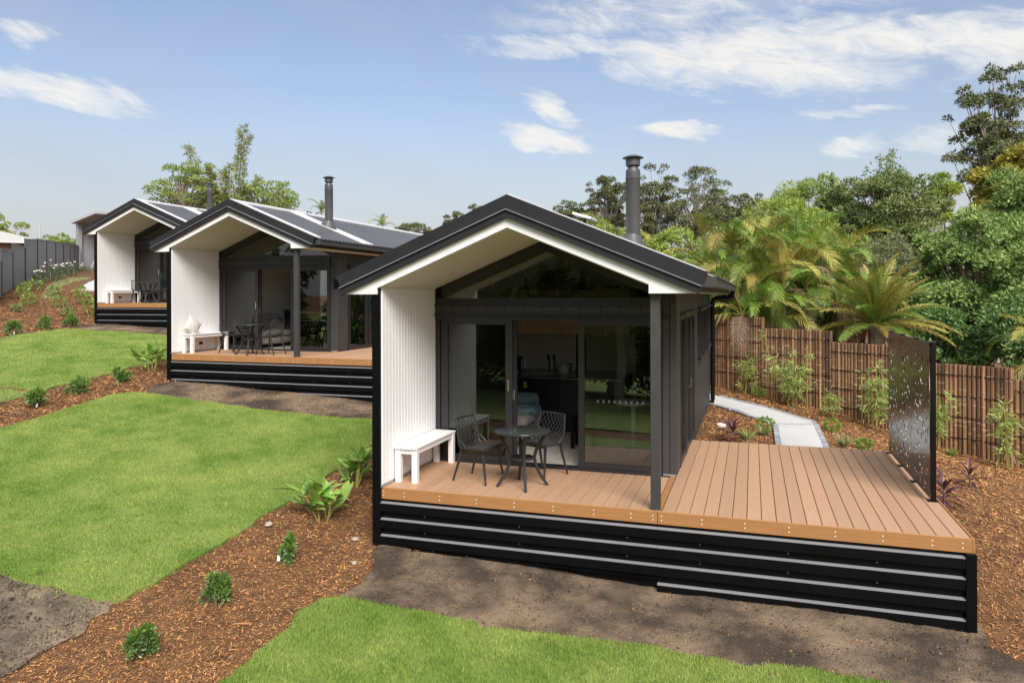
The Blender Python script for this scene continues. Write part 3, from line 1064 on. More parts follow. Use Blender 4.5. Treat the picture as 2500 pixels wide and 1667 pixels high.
    # ---- roof
    def corr(side):
        pitch = .15
        ys = np.arange(.0, 9.86, pitch / 8)
        amp = np.clip(np.sin(ys / pitch * 2 * np.pi) * 2.2, -1, 1) * .013
        V = []
        for yv, a in zip(ys, amp):
            V.append((XC, yv, ZA - .02 + a))
            V.append((XC + side * 2.13, yv, ZA - 2.13 * TN - .02 + a))
        F = [(2 * i, 2 * i + 1, 2 * i + 3, 2 * i + 2) if side > 0 else (2 * i, 2 * i + 2, 2 * i + 3, 2 * i + 1) for i in range(len(ys) - 1)]
        mb = MB()
        mb.add(V, F)
        o = mb.build('roof_sheet', 'roof', roof)
        return o
    rf = MB()
    for s_ in (-1, 1):
        p = slab_poly(s_, .05, .20, 2.08)
        rf.prism_y(p, .004, 9.82)
    roof = rf.build('roof', 'barge', root)
    corr(-1)
    corr(1)
    # flat pale flashings: behind the barge, at the flue and along the ridge
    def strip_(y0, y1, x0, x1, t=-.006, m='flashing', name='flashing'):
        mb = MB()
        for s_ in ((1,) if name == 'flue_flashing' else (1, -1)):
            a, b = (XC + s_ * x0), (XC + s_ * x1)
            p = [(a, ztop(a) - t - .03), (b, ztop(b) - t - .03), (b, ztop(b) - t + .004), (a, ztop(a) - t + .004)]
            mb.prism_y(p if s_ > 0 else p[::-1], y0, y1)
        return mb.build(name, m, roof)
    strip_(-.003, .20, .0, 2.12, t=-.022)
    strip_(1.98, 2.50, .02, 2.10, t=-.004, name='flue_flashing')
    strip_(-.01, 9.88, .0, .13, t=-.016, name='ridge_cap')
    # barge: wide dark cap over a stepped mould, white board below
    for s_ in (-1, 1):
        MB().prism_y(slab_poly(s_, -.012, .149), -.075, -.004).build('barge_cap', 'barge', root)
        mo = MB()
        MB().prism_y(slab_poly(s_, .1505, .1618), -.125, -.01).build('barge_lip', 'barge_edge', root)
        mo.prism_y(slab_poly(s_, .162, .200), -.098, -.012)
        mo.prism_y(slab_poly(s_, .200, .246), -.112, -.014)
        mo.build('barge_mould', 'barge', root)
        ex, ez = XC + s_ * 2.15, ZA - 2.15 * TN
        tip = (ex - s_ * ST * .243 * CT, ez - CT * .243 * CT)
        xi = -.0225 if s_ < 0 else 3.151
        p = [(XC, ZA - .247), (XC, ZA - .353), (xi, ztop(xi) - .353), (xi, 2.281), (tip[0], 2.281)]
        MB().prism_y(p if s_ < 0 else p[::-1], -.060, -.032).build('gable_board', 'white', root)
        # lining board grooves run up the slope
        so_ = MB()
        n = 20
        for i in range(n):
            y0, y1 = -.03 + i * (PD + .03) / n, -.03 + (i + 1) * (PD + .03) / n - .005
            xo = .001 if s_ < 0 else 3.30
            p = [(XC, ZA - .355), (XC, ZA - .366), (xo, ztop(xo) - .366), (xo, ztop(xo) - .355)]
            so_.prism_y(p if s_ < 0 else p[::-1], y0, y1)
        p = [(XC, ZA - .345), (XC, ZA - .3545), (xo, ztop(xo) - .3545), (xo, ztop(xo) - .345)]
        so_.prism_y(p if s_ < 0 else p[::-1], -.03, PD)
        tag(so_.build('soffit_lining', 'soffit', root), kind='stuff')
        # eave soffit, fascia and gutter
        xa, xb = (-.46, -.107) if s_ < 0 else (XW + .02, 3.655)
        MB().box(xa, xb, -.028, 9.85, 2.283, 2.295).build('eave_soffit', 'soffit', root)
        g = MB()
        xo = XC + s_ * 2.06
        xe = XC + s_ * 2.235
        xs_ = sorted((xo, xe))
        g.box(xs_[0], xs_[1], .0, 9.88, 2.345, 2.352)
        xl = sorted((xe, xe - s_ * .006))
        g.box(xl[0], xl[1], .0, 9.88, 2.352, 2.455)
        xl = sorted((xe, xe + s_ * .014))
        g.box(xl[0], xl[1], .0, 9.88, 2.440, 2.460)
        g.box(xs_[0], xs_[1], -.003, .0, 2.345, 2.452)
        xl = sorted((xo, xo + s_ * .012))
        g.box(xl[0], xl[1], .0, 9.88, 2.29, 2.50)
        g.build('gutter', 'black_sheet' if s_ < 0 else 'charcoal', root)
    # soffit down light
    dl = MB()
    cx_, cy_ = .95, .62
    cz = ztop(cx_) - .3665
    ring = []
    for r_ in (.045, .036):
        for i in range(16):
            a = 2 * math.pi * i / 16
            px = cx_ + r_ * math.cos(a) * CT
            ring.append((px, cy_ + r_ * math.sin(a), ztop(px) - .3685))
    dl.add(ring, [(i, (i + 1) % 16, 16 + (i + 1) % 16, 16 + i) for i in range(16)])
    dl.add(ring[16:], [tuple(range(16))])
    dl.build('down_light', 'white', root)
    # ---- flue
    fx, fy = 2.64, 2.22
    zb = ztop(fx)
    fl = MB()
    fl.lathe([(.098, zb - .1), (.098, 3.83), (.100, 3.835), (.104, 3.84), (.104, 3.85), (.098, 3.855), (.098, 3.93), (.096, 3.955), (.070, 3.985), (.068, 4.02)], (fx, fy, 0), 28)
    flue = fl.build('flue', 'flue', root, smooth=True)
    cp_ = MB()
    cp_.lathe([(.078, 4.005), (.098, 4.02), (.098, 4.105), (.095, 4.108)], (fx, fy, 0), 28)
    cp_.build('flue_collar', 'flue', flue, smooth=True)
    MB().lathe([(.138, 4.118), (.145, 4.122), (.140, 4.127), (.06, 4.16), (.01, 4.17)], (fx, fy, 0), 28).build('flue_hat', 'flue', flue, smooth=True)
    bt = MB()
    n = 28
    V = []
    for r_, zz in ((.185, None), (.165, .05), (.125, .10), (.104, .15)):
        for j in range(n):
            a = 2 * math.pi * j / n
            px, py = fx + r_ * math.cos(a), fy + r_ * math.sin(a)
            V.append((px, py, ztop(px) + .012 if zz is None else (ztop(px) * (.8 if zz < .1 else .35) + zb * (.2 if zz < .1 else .65)) + zz))
    F = [(i * n + j, i * n + (j + 1) % n, (i + 1) * n + (j + 1) % n, (i + 1) * n + j) for i in range(3) for j in range(n)]
    bt.add(V, F)
    bt.build('flue_boot', 'flue', flue, smooth=True)
    # small whirly bracket at the ridge
    MB().tube([(XC + .12, 2.70, ztop(XC + .12) + .0), (XC + .12, 2.70, ZA + .03), (XC + .28, 2.66, ZA - .02)], .012, 6).build('roof_anchor', 'black', roof)
    # ---- downpipe, tap
    dpx = XW + .085
    MB().tube([(3.765, 9.15, 2.36), (3.765, 9.15, 2.27), (3.755, 9.15, 2.225), (3.70, 9.15, 2.205), (dpx + .08, 9.15, 2.185), (dpx + .015, 9.15, 2.16), (dpx, 9.15, 2.09), (dpx, 9.15, -.05), (dpx - .01, 9.15, -.12), (dpx - .12, 9.15, -.15)],
              .048, 12).build('downpipe', 'black', root, smooth=True)
    tp = MB()
    tp.tube([(XW + .012, 9.3, .30), (XW + .10, 9.3, .30), (XW + .12, 9.3, .25)], [.012, .013, .012], 8)
    tp.tube([(XW + .07, 9.3, .30), (XW + .07, 9.3, .36)], .009, 6).tube([(XW + .04, 9.3, .365), (XW + .10, 9.3, .365)], .009, 6)
    tp.build('garden_tap', 'brass', root)
    # ---- interior linings
    il = MB()
    yy = PD + .08
    while yy < 5.3:
        il.box(-.011, .004, yy, yy + .08, 0, 2.42)
        yy += .085
    il.box(-.0115, -.001, PD + .07, 5.35, 0, 2.42)
    xx = .01
    while xx < 1.12:
        il.box(xx, xx + .08, 5.335, 5.35, 0, ztop(xx) - .39)
        xx += .085
    il.prism_y([(.0, 0), (1.12, 0), (1.12, ztop(1.12) - .39), (.0, ztop(0) - .39)], 5.351, 5.40)
    il.prism_y([(1.30, 0), (2.2, 0), (2.2, ztop(2.2) - .39), (XC, ZA - .39), (1.30, ztop(1.3) - .39)], 5.345, 5.40)
    il.build('interior_lining', 'lining', root)
    ce = MB()
    for s_ in (-1, 1):
        xo = .0 if s_ < 0 else 3.22
        p = [(XC, ZA - .36), (XC, ZA - .38), (xo, ztop(xo) - .38), (xo, ztop(xo) - .36)]
        ce.prism_y(p if s_ < 0 else p[::-1], PD + .08, YE - .11)
    ce.build('ceiling', 'lining', root)
    MB().box(1.12, 1.30, 5.33, 5.41, 0, 2.3).build('inner_door', 'black_joinery', root)
    MB().prism_y([(2.2, 0), (XW - .07, 0), (XW - .07, ztop(XW - .07) - .39), (2.2, ztop(2.2) - .39)], 5.34, 5.40).build('partition', 'black_joinery', root)
    return root


cab = build_cabin()
tag(cab, 'nearest black gabled cabin with white porch wall and wide timber deck', 'cabin', 'row of gabled cabins')
for i, lb in ((1, 'middle cabin of the row, its porch with cushion on the bench'), (2, 'farthest cabin of the row, half hidden behind the middle one')):
    c_ = copy_tree(cab)
    c_.location = ORIG[i]
    tag(c_, lb)


def loc(ci, x, y, z=0.0):
    o = ORIG[ci]
    return (o[0] + x, o[1] + y, o[2] + z)


# ------------------------------------------------------------------ interiors
def kitchen(ci, lb):
    t = empty('kitchen_bench', loc(ci, 0, 0), 0, lb, 'kitchen', 'kitchens inside the cabins')
    MB().box(.03, 2.15, 4.14, 5.3, .0, .10).build('kick_board', 'frame', t)
    for i in range(4):
        MB().bbox(.03 + i * .53, .03 + (i + 1) * .53 - .004, 4.12, 5.3, .10, .868, .003).build('cupboard_door', 'black_joinery', t)
    MB().bbox(.02, 2.17, 4.09, 5.32, .87, .90, .003).build('benchtop', 'benchtop', t)
    MB().box(.02, 2.17, 4.0885, 4.0895, .872, .882).build('edge_strip', 'steel', t)
    sk = MB().box(.50, 1.0, 4.45, 4.85, .9005, .906)
    sk.build('sink', 'steel', t)
    for xx in (.70, .80):
        MB().tube([(xx, 5.0, .90), (xx, 5.0, 1.12), (xx, 4.985, 1.17), (xx, 4.95, 1.195), (xx, 4.91, 1.18), (xx, 4.895, 1.13)], .013, 8).build('tap', 'black', t)
    return t


def overhead(ci, lb):
    t = empty('overhead_cupboard', loc(ci, 0, 0), 0, lb, 'cupboard', 'overhead cupboards inside the cabins')
    for i in range(4):
        MB().bbox(.03 + i * .55, .03 + (i + 1) * .55 - .004, 4.42, 5.3, 1.60, 2.36, .003).build('cupboard_door', 'timber', t)
    return t


def blob_pad(name, c, s, m, parent, seed=0, amp=.03, n=14):
    """soft rounded pad, gently rumpled"""
    V, F = [], []
    for i in range(n + 1):
        th = math.pi * i / n
        for j in range(2 * n):
            ph = math.pi * j / n
            p = np.array([math.sin(th) * math.cos(ph), math.sin(th) * math.sin(ph), math.cos(th)])
            p = np.sign(p) * np.abs(p) ** .45
            w_ = amp * (math.sin(5 * p[0] + seed + 3 * p[1]) * math.cos(6 * p[1] - seed * 2 + 2 * p[2]))
            V.append((c[0] + p[0] * s[0] * (1 + w_), c[1] + p[1] * s[1] * (1 + w_), c[2] + p[2] * s[2] * (1 + w_ * 3)))
    for i in range(n):
        for j in range(2 * n):
            F.append((i * 2 * n + j, (i + 1) * 2 * n + j, (i + 1) * 2 * n + (j + 1) % (2 * n), i * 2 * n + (j + 1) % (2 * n)))
    mb = MB()
    mb.add(V, F)
    return mb.build(name, m, parent, smooth=True)


def sofa(ci, lb, throw):
    t = empty('sofa', loc(ci, .06, 1.95), 0, lb, 'sofa', 'sofas inside the cabins')
    blob_pad('base', (.42, .85, .17), (.42, .85, .10), 'sofa', t, 1, .005)
    for yy in (.44, 1.26):
        blob_pad('seat_cushion', (.48, yy, .34), (.38, .40, .09), 'sofa', t, yy, .012)
        blob_pad('back_cushion', (.14, yy, .58), (.13, .40, .24), 'sofa', t, yy + 2, .02)
    for yy in (.05, 1.65):
        blob_pad('arm', (.42, yy, .33), (.42, .085, .24), 'sofa', t, yy, .01)
    for a in (.08, .76):
        for b in (.08, 1.62):
            MB().tube([(a, b, 0), (a, b, .08)], .02, 6).build('leg', 'black', t)
    th = empty('throw_blanket', loc(ci, .06, 1.95), 0, throw[1], 'blanket', 'throws on the sofas')
    blob_pad('fold', (.62, 1.40, .46), (.30, .26, .07), throw[0], th, 3, .12)
    blob_pad('fold', (.45, 1.58, .60), (.40, .13, .08), throw[0], th, 5, .12)
    return t


WHICH = ['nearest', 'middle', 'farthest']
for i in range(3):
    kitchen(i, 'black kitchen bench with sink inside the %s cabin' % WHICH[i])
    overhead(i, 'timber overhead cupboards above the kitchen of the %s cabin' % WHICH[i])
    sofa(i, 'pale sofa behind the glass doors of the %s cabin' % WHICH[i],
         ('blue_throw', 'blue throw lying on the sofa of the nearest cabin') if i == 0 else ('dark_throw', 'dark grey throw lying on the sofa of the %s cabin' % WHICH[i]))
# energy sticker on the bench front of the nearest cabin
es = empty('energy_sticker', (.515, 4.117, .70), 0, 'small energy rating sticker with red arc and yellow base on black kitchen bench', 'sticker')
MB().box(-.032, .032, 0, .001, 0, .075).build('yellow_panel', 'label_yellow', es)
arc = MB()
pts = [(.0, 0, .076)] + [(.032 * math.cos(a), 0, .076 + .038 * math.sin(a)) for a in np.linspace(0, math.pi, 13)]
arc.add(pts, [(0, i, i + 1) for i in range(1, 13)])
arc.build('red_arc', 'label_red', es)
arc = MB()
pts = [(.0, -.001, .076)] + [(.019 * math.cos(a), -.001, .076 + .022 * math.sin(a)) for a in np.linspace(0, math.pi, 9)]
arc.add(pts, [(0, i, i + 1) for i in range(1, 9)])
arc.build('white_arc', 'tag_white', es)
MB().box(-.032, .032, -.001, .0, .050, .062).build('black_band', 'black', es)
MB().box(-.012, .012, -.001, .0, .016, .030).build('red_figure', 'label_red', es)
# bench clutter
cm = empty('coffee_machine', (.17, 4.78, .90), 0, 'black coffee machine at the left end of the kitchen bench', 'coffee machine')
MB().bbox(-.06, .06, -.02, .16, 0, .26, .02).build('body', 'black', cm)
MB().bbox(-.055, .055, -.12, -.021, .20, .27, .02).build('brew_head', 'black', cm)
MB().bbox(.065, .11, 0, .14, 0, .22, .01).build('water_tank', 'glassware', cm)
MB().bbox(-.05, .05, -.12, -.022, 0, .025, .006).build('drip_tray', 'steel', cm)
kt = empty('kettle', (1.0, 4.85, .90), 0, 'cream rounded kettle beside the kitchen taps', 'kettle')
MB().lathe([(.10, 0), (.105, .02), (.085, .12), (.05, .165), (.012, .175), (.012, .19)], n=20).build('body', 'ceramic', kt, smooth=True)
MB().tube([(.07, 0, .14), (.13, 0, .16), (.15, 0, .1), (.10, 0, .04)], .011, 6).build('handle', 'black', kt)
mi = empty('wall_mirror', (.50, 5.31, 1.66), 0, 'small round brass framed mirror on the white wall above the kitchen bench', 'mirror')
c_ = MB()
c_.tube([(.11 * math.cos(a), 0, .11 * math.sin(a)) for a in np.linspace(0, 2 * math.pi, 25)], .010, 6)
c_.build('frame', 'brass', mi)
c_ = MB()
c_.add([(.105 * math.cos(a), .004, .105 * math.sin(a)) for a in np.linspace(0, 2 * math.pi, 25)[:-1]], [tuple(range(24))])
c_.build('mirror_glass', 'mirror', mi)
for i in range(3):
    g = empty('wine_glass', (.07 + .06 * i, 4.52, 1.595), 0, ['left', 'middle', 'right'][i] + ' of three wine glasses hanging below the timber cupboard', 'glass', 'hanging wine glasses')
    MB().lathe([(.030, 0), (.031, -.003), (.004, -.008), (.004, -.07), (.03, -.09), (.034, -.125), (.027, -.16)][::-1], n=12).build('bowl', 'glassware', g, smooth=True)
stool = empty('bar_stool', (1.78, 3.0, 0), 0, 'black stool standing inside behind the open glass door', 'stool')
MB().bbox(-.16, .16, -.16, .16, .40, .44, .01).build('seat', 'black', stool)
for a in (-1, 1):
    for b in (-1, 1):
        MB().box(a * .14 - .025, a * .14 + .025, b * .14 - .025, b * .14 + .025, 0, .40).build('leg', 'black', stool)
itab = empty('side_table', (2.5, 3.1, 0), 0, 'small pale table seen through the fixed glass pane', 'table')
MB().lathe([(.26, .66), (.27, .67), (.27, .69), (.26, .70)], n=24).build('table_top', 'ceramic', itab)
MB().tube([(0, 0, 0), (0, 0, .66)], .03, 8).build('leg', 'ceramic', itab)
MB().lathe([(.18, 0), (.18, .015), (.04, .03)], n=20).build('base', 'ceramic', itab)


# ------------------------------------------------------------------ porch furniture
def make_bench(ci, lb):
    t = empty('bench', loc(ci, .035, .27), 0, lb, 'bench', 'white benches on the porches')
    wd, ln, ht = .30, 1.20, .43
    for i in range(3):
        MB().bbox(i * wd / 3 + .001, (i + 1) * wd / 3 - .002, -.02, ln + .02, ht - .022, ht, .004).build('slat', 'white', t)
    for a in (.005, wd - .075):
        for b in (0, ln - .075):
            MB().bbox(a, a + .07, b, b + .075, 0, ht - .024, .004).build('leg', 'white', t)
    for a in (.015, wd - .035):
        MB().box(a, a + .02, .076, ln - .076, ht - .085, ht - .024).build('apron', 'white', t)
    for b in (.012, ln - .034):
        MB().box(.076, wd - .076, b, b + .02, ht - .085, ht - .024).build('apron', 'white', t)
    return t


make_bench(0, 'white slatted bench against the white wall of the nearest porch')
make_bench(1, 'white bench with a cushion on it, on the middle porch')
make_bench(2, 'white bench on the porch of the farthest cabin')
cu = empty('cushion', loc(1, .20, .42, .43 + .17), .35, 'pale linen cushion leaning on the white bench of the middle porch', 'cushion')
n = 16
V, F = [], []
for sgn in (1, -1):
    for i in range(n + 1):
        for j in range(n + 1):
            u, v = i / n * 2 - 1, j / n * 2 - 1
            pin = 1 - .10 * (1 - abs(u * v))
            th_ = .085 * max(0, (1 - u * u)) ** .5 * max(0, (1 - v * v)) ** .5
            a, b = u * .19 * (1 - .10 * (1 - v * v) * abs(u) ** 3), v * .19 * (1 - .10 * (1 - u * u) * abs(v) ** 3)
            V.append((a * .96, sgn * th_ + .004 * math.sin(9 * u + 7 * v), b))
for s_ in range(2):
    o_ = s_ * (n + 1) ** 2
    for i in range(n):
        for j in range(n):
            q = (o_ + i * (n + 1) + j, o_ + (i + 1) * (n + 1) + j, o_ + (i + 1) * (n + 1) + j + 1, o_ + i * (n + 1) + j + 1)
            F.append(q if s_ == 0 else q[::-1])
mb = MB()
mb.add(V, F)
co = mb.build('cover', 'linen', cu, smooth=True)
co.rotation_euler = (-.22, .62, .9)


def make_chair():
    """moulded chair with a pierced lattice seat and back; faces +X"""
    t = empty('lattice_chair')
    # centre-line profile in the x-z plane from the seat front to the back top
    prof = [(.20, .405), (.17, .418), (.08, .412), (-.04, .402), (-.12, .402), (-.17, .420), (-.205, .47), (-.225, .55), (-.245, .65), (-.268, .755)]
    hw = [.205, .215, .22, .22, .217, .214, .212, .21, .203, .185]
    dish = [.0, .004, .012, .016, .018, .022, .030, .040, .042, .036]

    def S(u, v):
        v = min(max(v, 0), 1) * (len(prof) - 1)
        i = min(int(v), len(prof) - 2)
        f = v - i
        x_ = prof[i][0] * (1 - f) + prof[i + 1][0] * f
        z_ = prof[i][1] * (1 - f) + prof[i + 1][1] * f
        w_ = hw[i] * (1 - f) + hw[i + 1] * f
        d_ = dish[i] * (1 - f) + dish[i + 1] * f
        k_ = min(1, max(0, (v / (len(prof) - 1) - .45) / .15))
        e = u * u
        return (x_ + d_ * e * k_, u * w_, z_ + d_ * e * (1 - k_))
    rim = MB()
    path = [S(-1, v) for v in np.linspace(0, 1, 22)] + [S(u, 1) for u in np.linspace(-.85, .85, 9)] + [S(1, v) for v in np.linspace(1, 0, 22)] + [S(u, 0) for u in np.linspace(.85, -.85, 9)]
    rim.tube(path + [path[0]], .0125, 6, caps=False)
    rim.build('rim', 'plastic', t, smooth=True)
    lt = MB()
    k_ = 10
    for sgn in (1, -1):
        for i in range(-k_, k_ + 1):
            pts_ = []
            for v in np.linspace(.0, 1, 26):
                u = sgn * ((v * 2.9) - 1.45) + i * .27
                if -1.0 <= u <= 1.0:
                    pts_.append(S(u, v))
            if len(pts_) > 1:
                lt.tube(pts_, .0045, 4, caps=False)
    lt.build('lattice', 'plastic', t)
    for a, b, a2, b2, zt in ((.15, .17, .215, .20, .405), (.15, -.17, .215, -.20, .405), (-.15, .17, -.27, .20, .42), (-.15, -.17, -.27, -.20, .42)):
        MB().tube([(a, b, zt), (a * .6 + a2 * .4, b * .7 + b2 * .3, zt * .55), (a2, b2, 0)], [.020, .017, .011], 8).build('leg', 'plastic', t, smooth=True)
    # side brackets between seat and back
    for s_ in (-1, 1):
        MB().tube([S(s_ * 1.0, .36), (-.09, s_ * .222, .455), (-.15, s_ * .222, .50), S(s_ * 1.0, .72)], [.010, .012, .012, .010], 6).build('side_bracket', 'plastic', t, smooth=True)
    return t


ch0 = make_chair()
CHAIRS = [(0, 1.00, .665, R(-14), 'left chair at the near table, beside the white bench'), (0, 1.66, 1.11, R(-112), 'chair behind the near table, before the open glass door'),
          (1, 1.24, .56, R(-8), 'left chair on the middle porch, next to the bench'), (1, 2.27, .44, R(176), 'right chair on the middle porch, facing the bench'),
          (2, 1.20, .62, R(-14), 'left chair on the farthest porch'), (2, 2.1, .80, R(185), 'right chair on the farthest porch')]
for i, (ci, x, y, a, lb) in enumerate(CHAIRS):
    o = ch0 if i == 0 else copy_tree(ch0)
    o.location = loc(ci, x, y, .001)
    o.rotation_euler = (0, 0, a)
    tag(o, 'charcoal lattice plastic ' + lb, 'chair', 'lattice chairs on the porches')


def make_table():
    t = empty('cafe_table')
    MB().lathe([(.300, .642), (.325, .646), (.330, .654), (.326, .662), (.318, .664)], n=48).build('table_top', 'table_top', t, smooth=True)
    MB().lathe([(.333, .640), (.341, .646), (.342, .656), (.334, .660)], n=48).build('rim', 'plastic', t, smooth=True)
    for i in range(4):
        a = R(25 + 90 * i)
        pr_ = [(.30, .638), (.265, .585), (.215, .51), (.165, .42), (.145, .34), (.155, .27), (.195, .17), (.255, .07), (.305, .0)]
        MB().tube([(r_ * math.cos(a), r_ * math.sin(a), z) for r_, z in pr_], [.017, .018, .019, .020, .020, .020, .019, .018, .016], 8).build('leg', 'plastic', t, smooth=True)
    MB().lathe([(.125, .318), (.137, .320), (.137, .352), (.125, .354), (.115, .350), (.115, .322)], n=28).build('ring_brace', 'plastic', t, smooth=True)
    return t


tb0 = make_table()
for i, (ci, x, y, lb) in enumerate([(0, 1.575, .55, 'round charcoal table on the nearest porch'), (1, 1.83, .33, 'round charcoal table on the middle porch'), (2, 1.65, .45, 'round charcoal table on the farthest porch')]):
    o = tb0 if i == 0 else copy_tree(tb0)
    o.location = loc(ci, x, y, .001)
    tag(o, lb, 'table', 'round tables on the porches')


# ------------------------------------------------------------------ pierced privacy screen
def leaf_outline(cx_, cy_, L_, W_, a):
    P = []
    for t_ in np.linspace(0, 1, 6):
        P.append((t_ - .5, W_ / L_ * math.sin(math.pi * t_ ** .75) * .5))
    for t_ in np.linspace(1, 0, 6)[1:-1]:
        P.append((t_ - .5, -W_ / L_ * math.sin(math.pi * t_ ** .75) * .30))
    c2, s2 = math.cos(a), math.sin(a)
    return [(cx_ + L_ * (p * c2 - q * s2), cy_ + L_ * (p * s2 + q * c2)) for p, q in P]


def pierced(w, h, seed):
    cu_ = bpy.data.curves.new('pierced', 'CURVE')
    cu_.dimensions = '2D'
    cu_.fill_mode = 'BOTH'
    cu_.extrude = .002

    def ring(P):
        sp = cu_.splines.new('POLY')
        sp.points.add(len(P) - 1)
        for q, p in zip(sp.points, P):
            q.co = (p[0], p[1], 0, 1)
        sp.use_cyclic_u = True
    ring([(0, 0), (w, 0), (w, h), (0, h)])
    r_ = np.random.default_rng(seed)
    placed = []
    for _ in range(6000):
        L_ = r_.uniform(.07, .16)
        x_, y_ = r_.uniform(.06, w - .06), r_.uniform(.09, h - .09)
        a = r_.choice([-1, 1]) * r_.uniform(.9, 1.5)
        if all(math.hypot((x_ - p[0]) * 2.1, (y_ - p[1]) * .95) > (L_ + p[2]) * .56 for p in placed):
            placed.append((x_, y_, L_))
            ring(leaf_outline(x_, y_, L_, min(.055, L_ * .40), a))
            if len(placed) > 95:
                break
    o = bpy.data.objects.new('tmp', cu_)
    col.objects.link(o)
    bpy.context.view_layer.update()
    me_ = bpy.data.meshes.new_from_object(o.evaluated_get(bpy.context.evaluated_depsgraph_get()))
    bpy.data.objects.remove(o)
    me_.name = 'screen_panel'
    me_.materials.clear()
    me_.materials.append(MATS['screen'])
    return me_


def pierced_ok(w, h, seed):
    for k_ in range(12):
        me_ = pierced(w, h, seed + 10 * k_)
        big = [p.area for p in me_.polygons if abs(p.normal.z) > .9]
        if len(me_.polygons) and .62 * 2 * w * h < sum(big) < .97 * 2 * w * h:
            return me_
    return me_


ps = empty('privacy_screen', (6.055, 1.30, 0), 0, 'tall black metal privacy screen with leaf shaped cut-outs on the deck edge', 'screen')
posts = [0, .86, 1.72, 2.56]
for i, yy in enumerate(posts):
    MB().bbox(-.022, .028, yy - .025, yy + .025, .006, 1.74, .003).build('post', 'black', ps)
    MB().bbox(-.06, .05, yy - .05, yy + .05, .001, .008, .002).build('foot_plate', 'black', ps)
    MB().bbox(-.026, .032, yy - .029, yy + .029, 1.741, 1.750, .002).build('post_cap', 'charcoal', ps)
for i in range(3):
    w_ = posts[i + 1] - posts[i]
    o = inst('screen_panel', pierced_ok(w_ - .006, 1.70, 40 + i), ps, (-.030, posts[i] + .003, .03), (R(90), 0, R(90)))
MB().box(-.024, .026, .026, 2.53, 1.69, 1.725).build('top_rail', 'black', ps)

# flat white dish on the roof
sdh = empty('roof_dish', (1.75, 3.2, ztop(1.75)), 0, 'flat white dish on a short mount on the nearest roof', 'dish')
MB().tube([(0, 0, -.02), (0, 0, .12)], .022, 8).build('mast', 'charcoal', sdh)
MB().bbox(-.03, .10, -.04, .04, .0, .04, .01).build('foot', 'galv', sdh)
d_ = MB().bbox(-.15, .15, -.24, .24, 0, .035, .012).build('panel', 'white', sdh, (0, 0, .13))
d_.rotation_euler = (0, .30, 0)

# drain inspection ring beside the wall
dr = MB().lathe([(.085, 0), (.095, .03), (.09, .055), (.065, .06), (.06, .045), (.03, .04)], n=24).build('drain_cap', 'pvc', None, (3.62, 6.35, h1(3.62, 6.35)), smooth=True)
tag(dr, 'oval pale drain cap in the mulch beside the downpipe', 'drain')

# ------------------------------------------------------------------ bamboo fence
FA = -.64
fd_ = np.array([math.cos(FA), math.sin(FA)])
f0 = np.array([4.404, 10.952])
panels = [(-5.4, -3.6, 2.15), (-3.6, -1.8, 1.95), (-1.8, 0, 1.712), (0, 1.80, 1.458), (1.80, 3.58, 1.21), (3.58, 5.37, .909), (5.37, 7.1, .705), (7.1, 8.9, .45)]
PLB = ['bamboo fence panel hidden furthest behind the nearest cabin', 'bamboo fence panel mostly hidden behind the nearest cabin', 'bamboo fence panel beside the downpipe, highest of the stepped row',
       'bamboo fence panel with leafy young bamboo before it, second step down', 'bamboo fence panel left of the black screen', 'bamboo fence panel right of the black screen', 'lowest bamboo fence panel at the right picture edge',
       'bamboo fence panel beyond the right picture edge']
pole_vars = []
for q in range(6):
    rr = np.random.default_rng(100 + q)
    r0 = rr.uniform(.027, .042)
    mb = MB()
    path, rad = [], []
    z = 0.0
    kn = sorted(rr.uniform(.1, .9, 4))
    zs = sorted([0, 1] + [a for k_ in kn for a in (k_ - .006, k_, k_ + .006)])
    for z in zs:
        path.append((0, 0, z))
        rad.append(r0 * (1.10 if z in kn else 1.0))
    mb.tube(path, rad, 7)
    me_ = mb.mesh('pole', 'bamboo_pole')
    me_.materials.append(MATS['pole_ring'])
    for p in me_.polygons:
        zc = p.center.z
        if any(abs(zc - k_) < .008 for k_ in kn):
            p.material_index = 1
    pole_vars.append((me_, r0))
rr = np.random.default_rng(12)
for (s0, s1, zt), lb in zip(panels, PLB):
    mid = f0 + fd_ * (s0 + s1) / 2
    if lb.startswith('bamboo fence panel hidden') or 'beyond' in lb:
        continue
    t = empty('bamboo_fence_panel', (mid[0], mid[1], h1(*mid)), FA, lb, 'fence', 'stepped bamboo fence panels')
    zb = t.location.z
    s_ = s0
    while s_ < s1 - .02:
        me_, r0 = pole_vars[rr.integers(6)]
        p = f0 + fd_ * (s_ + r0)
        zg = h1(*p) - .06
        inst('pole', me_, t, (s_ + r0 - (s0 + s1) / 2, rr.normal(0, .004), zg - zb), (0, 0, rr.uniform(0, 6)), (1, 1, zt - zg + rr.normal(0, .004)))
        s_ += 2 * r0 + .002
    for q in range(4):
        zr = zt - .20 - .40 * q
        if zr < zb:
            continue
        pts_ = []
        for k_ in range(61):
            xx = (s0 + (s1 - s0) * k_ / 60) - (s0 + s1) / 2
            pts_.append((xx, -.036 + .006 * math.sin(k_ * 2.1), zr - zb + .010 * math.sin(k_ * 1.57)))
        MB().tube(pts_, .0085, 5).build('cord', 'cord', t)
    for xx in (-.6, .6):
        MB().box(xx - .03, xx + .03, .05, .09, -.3, zt - zb - .1).build('rear_rail', 'bark', t)

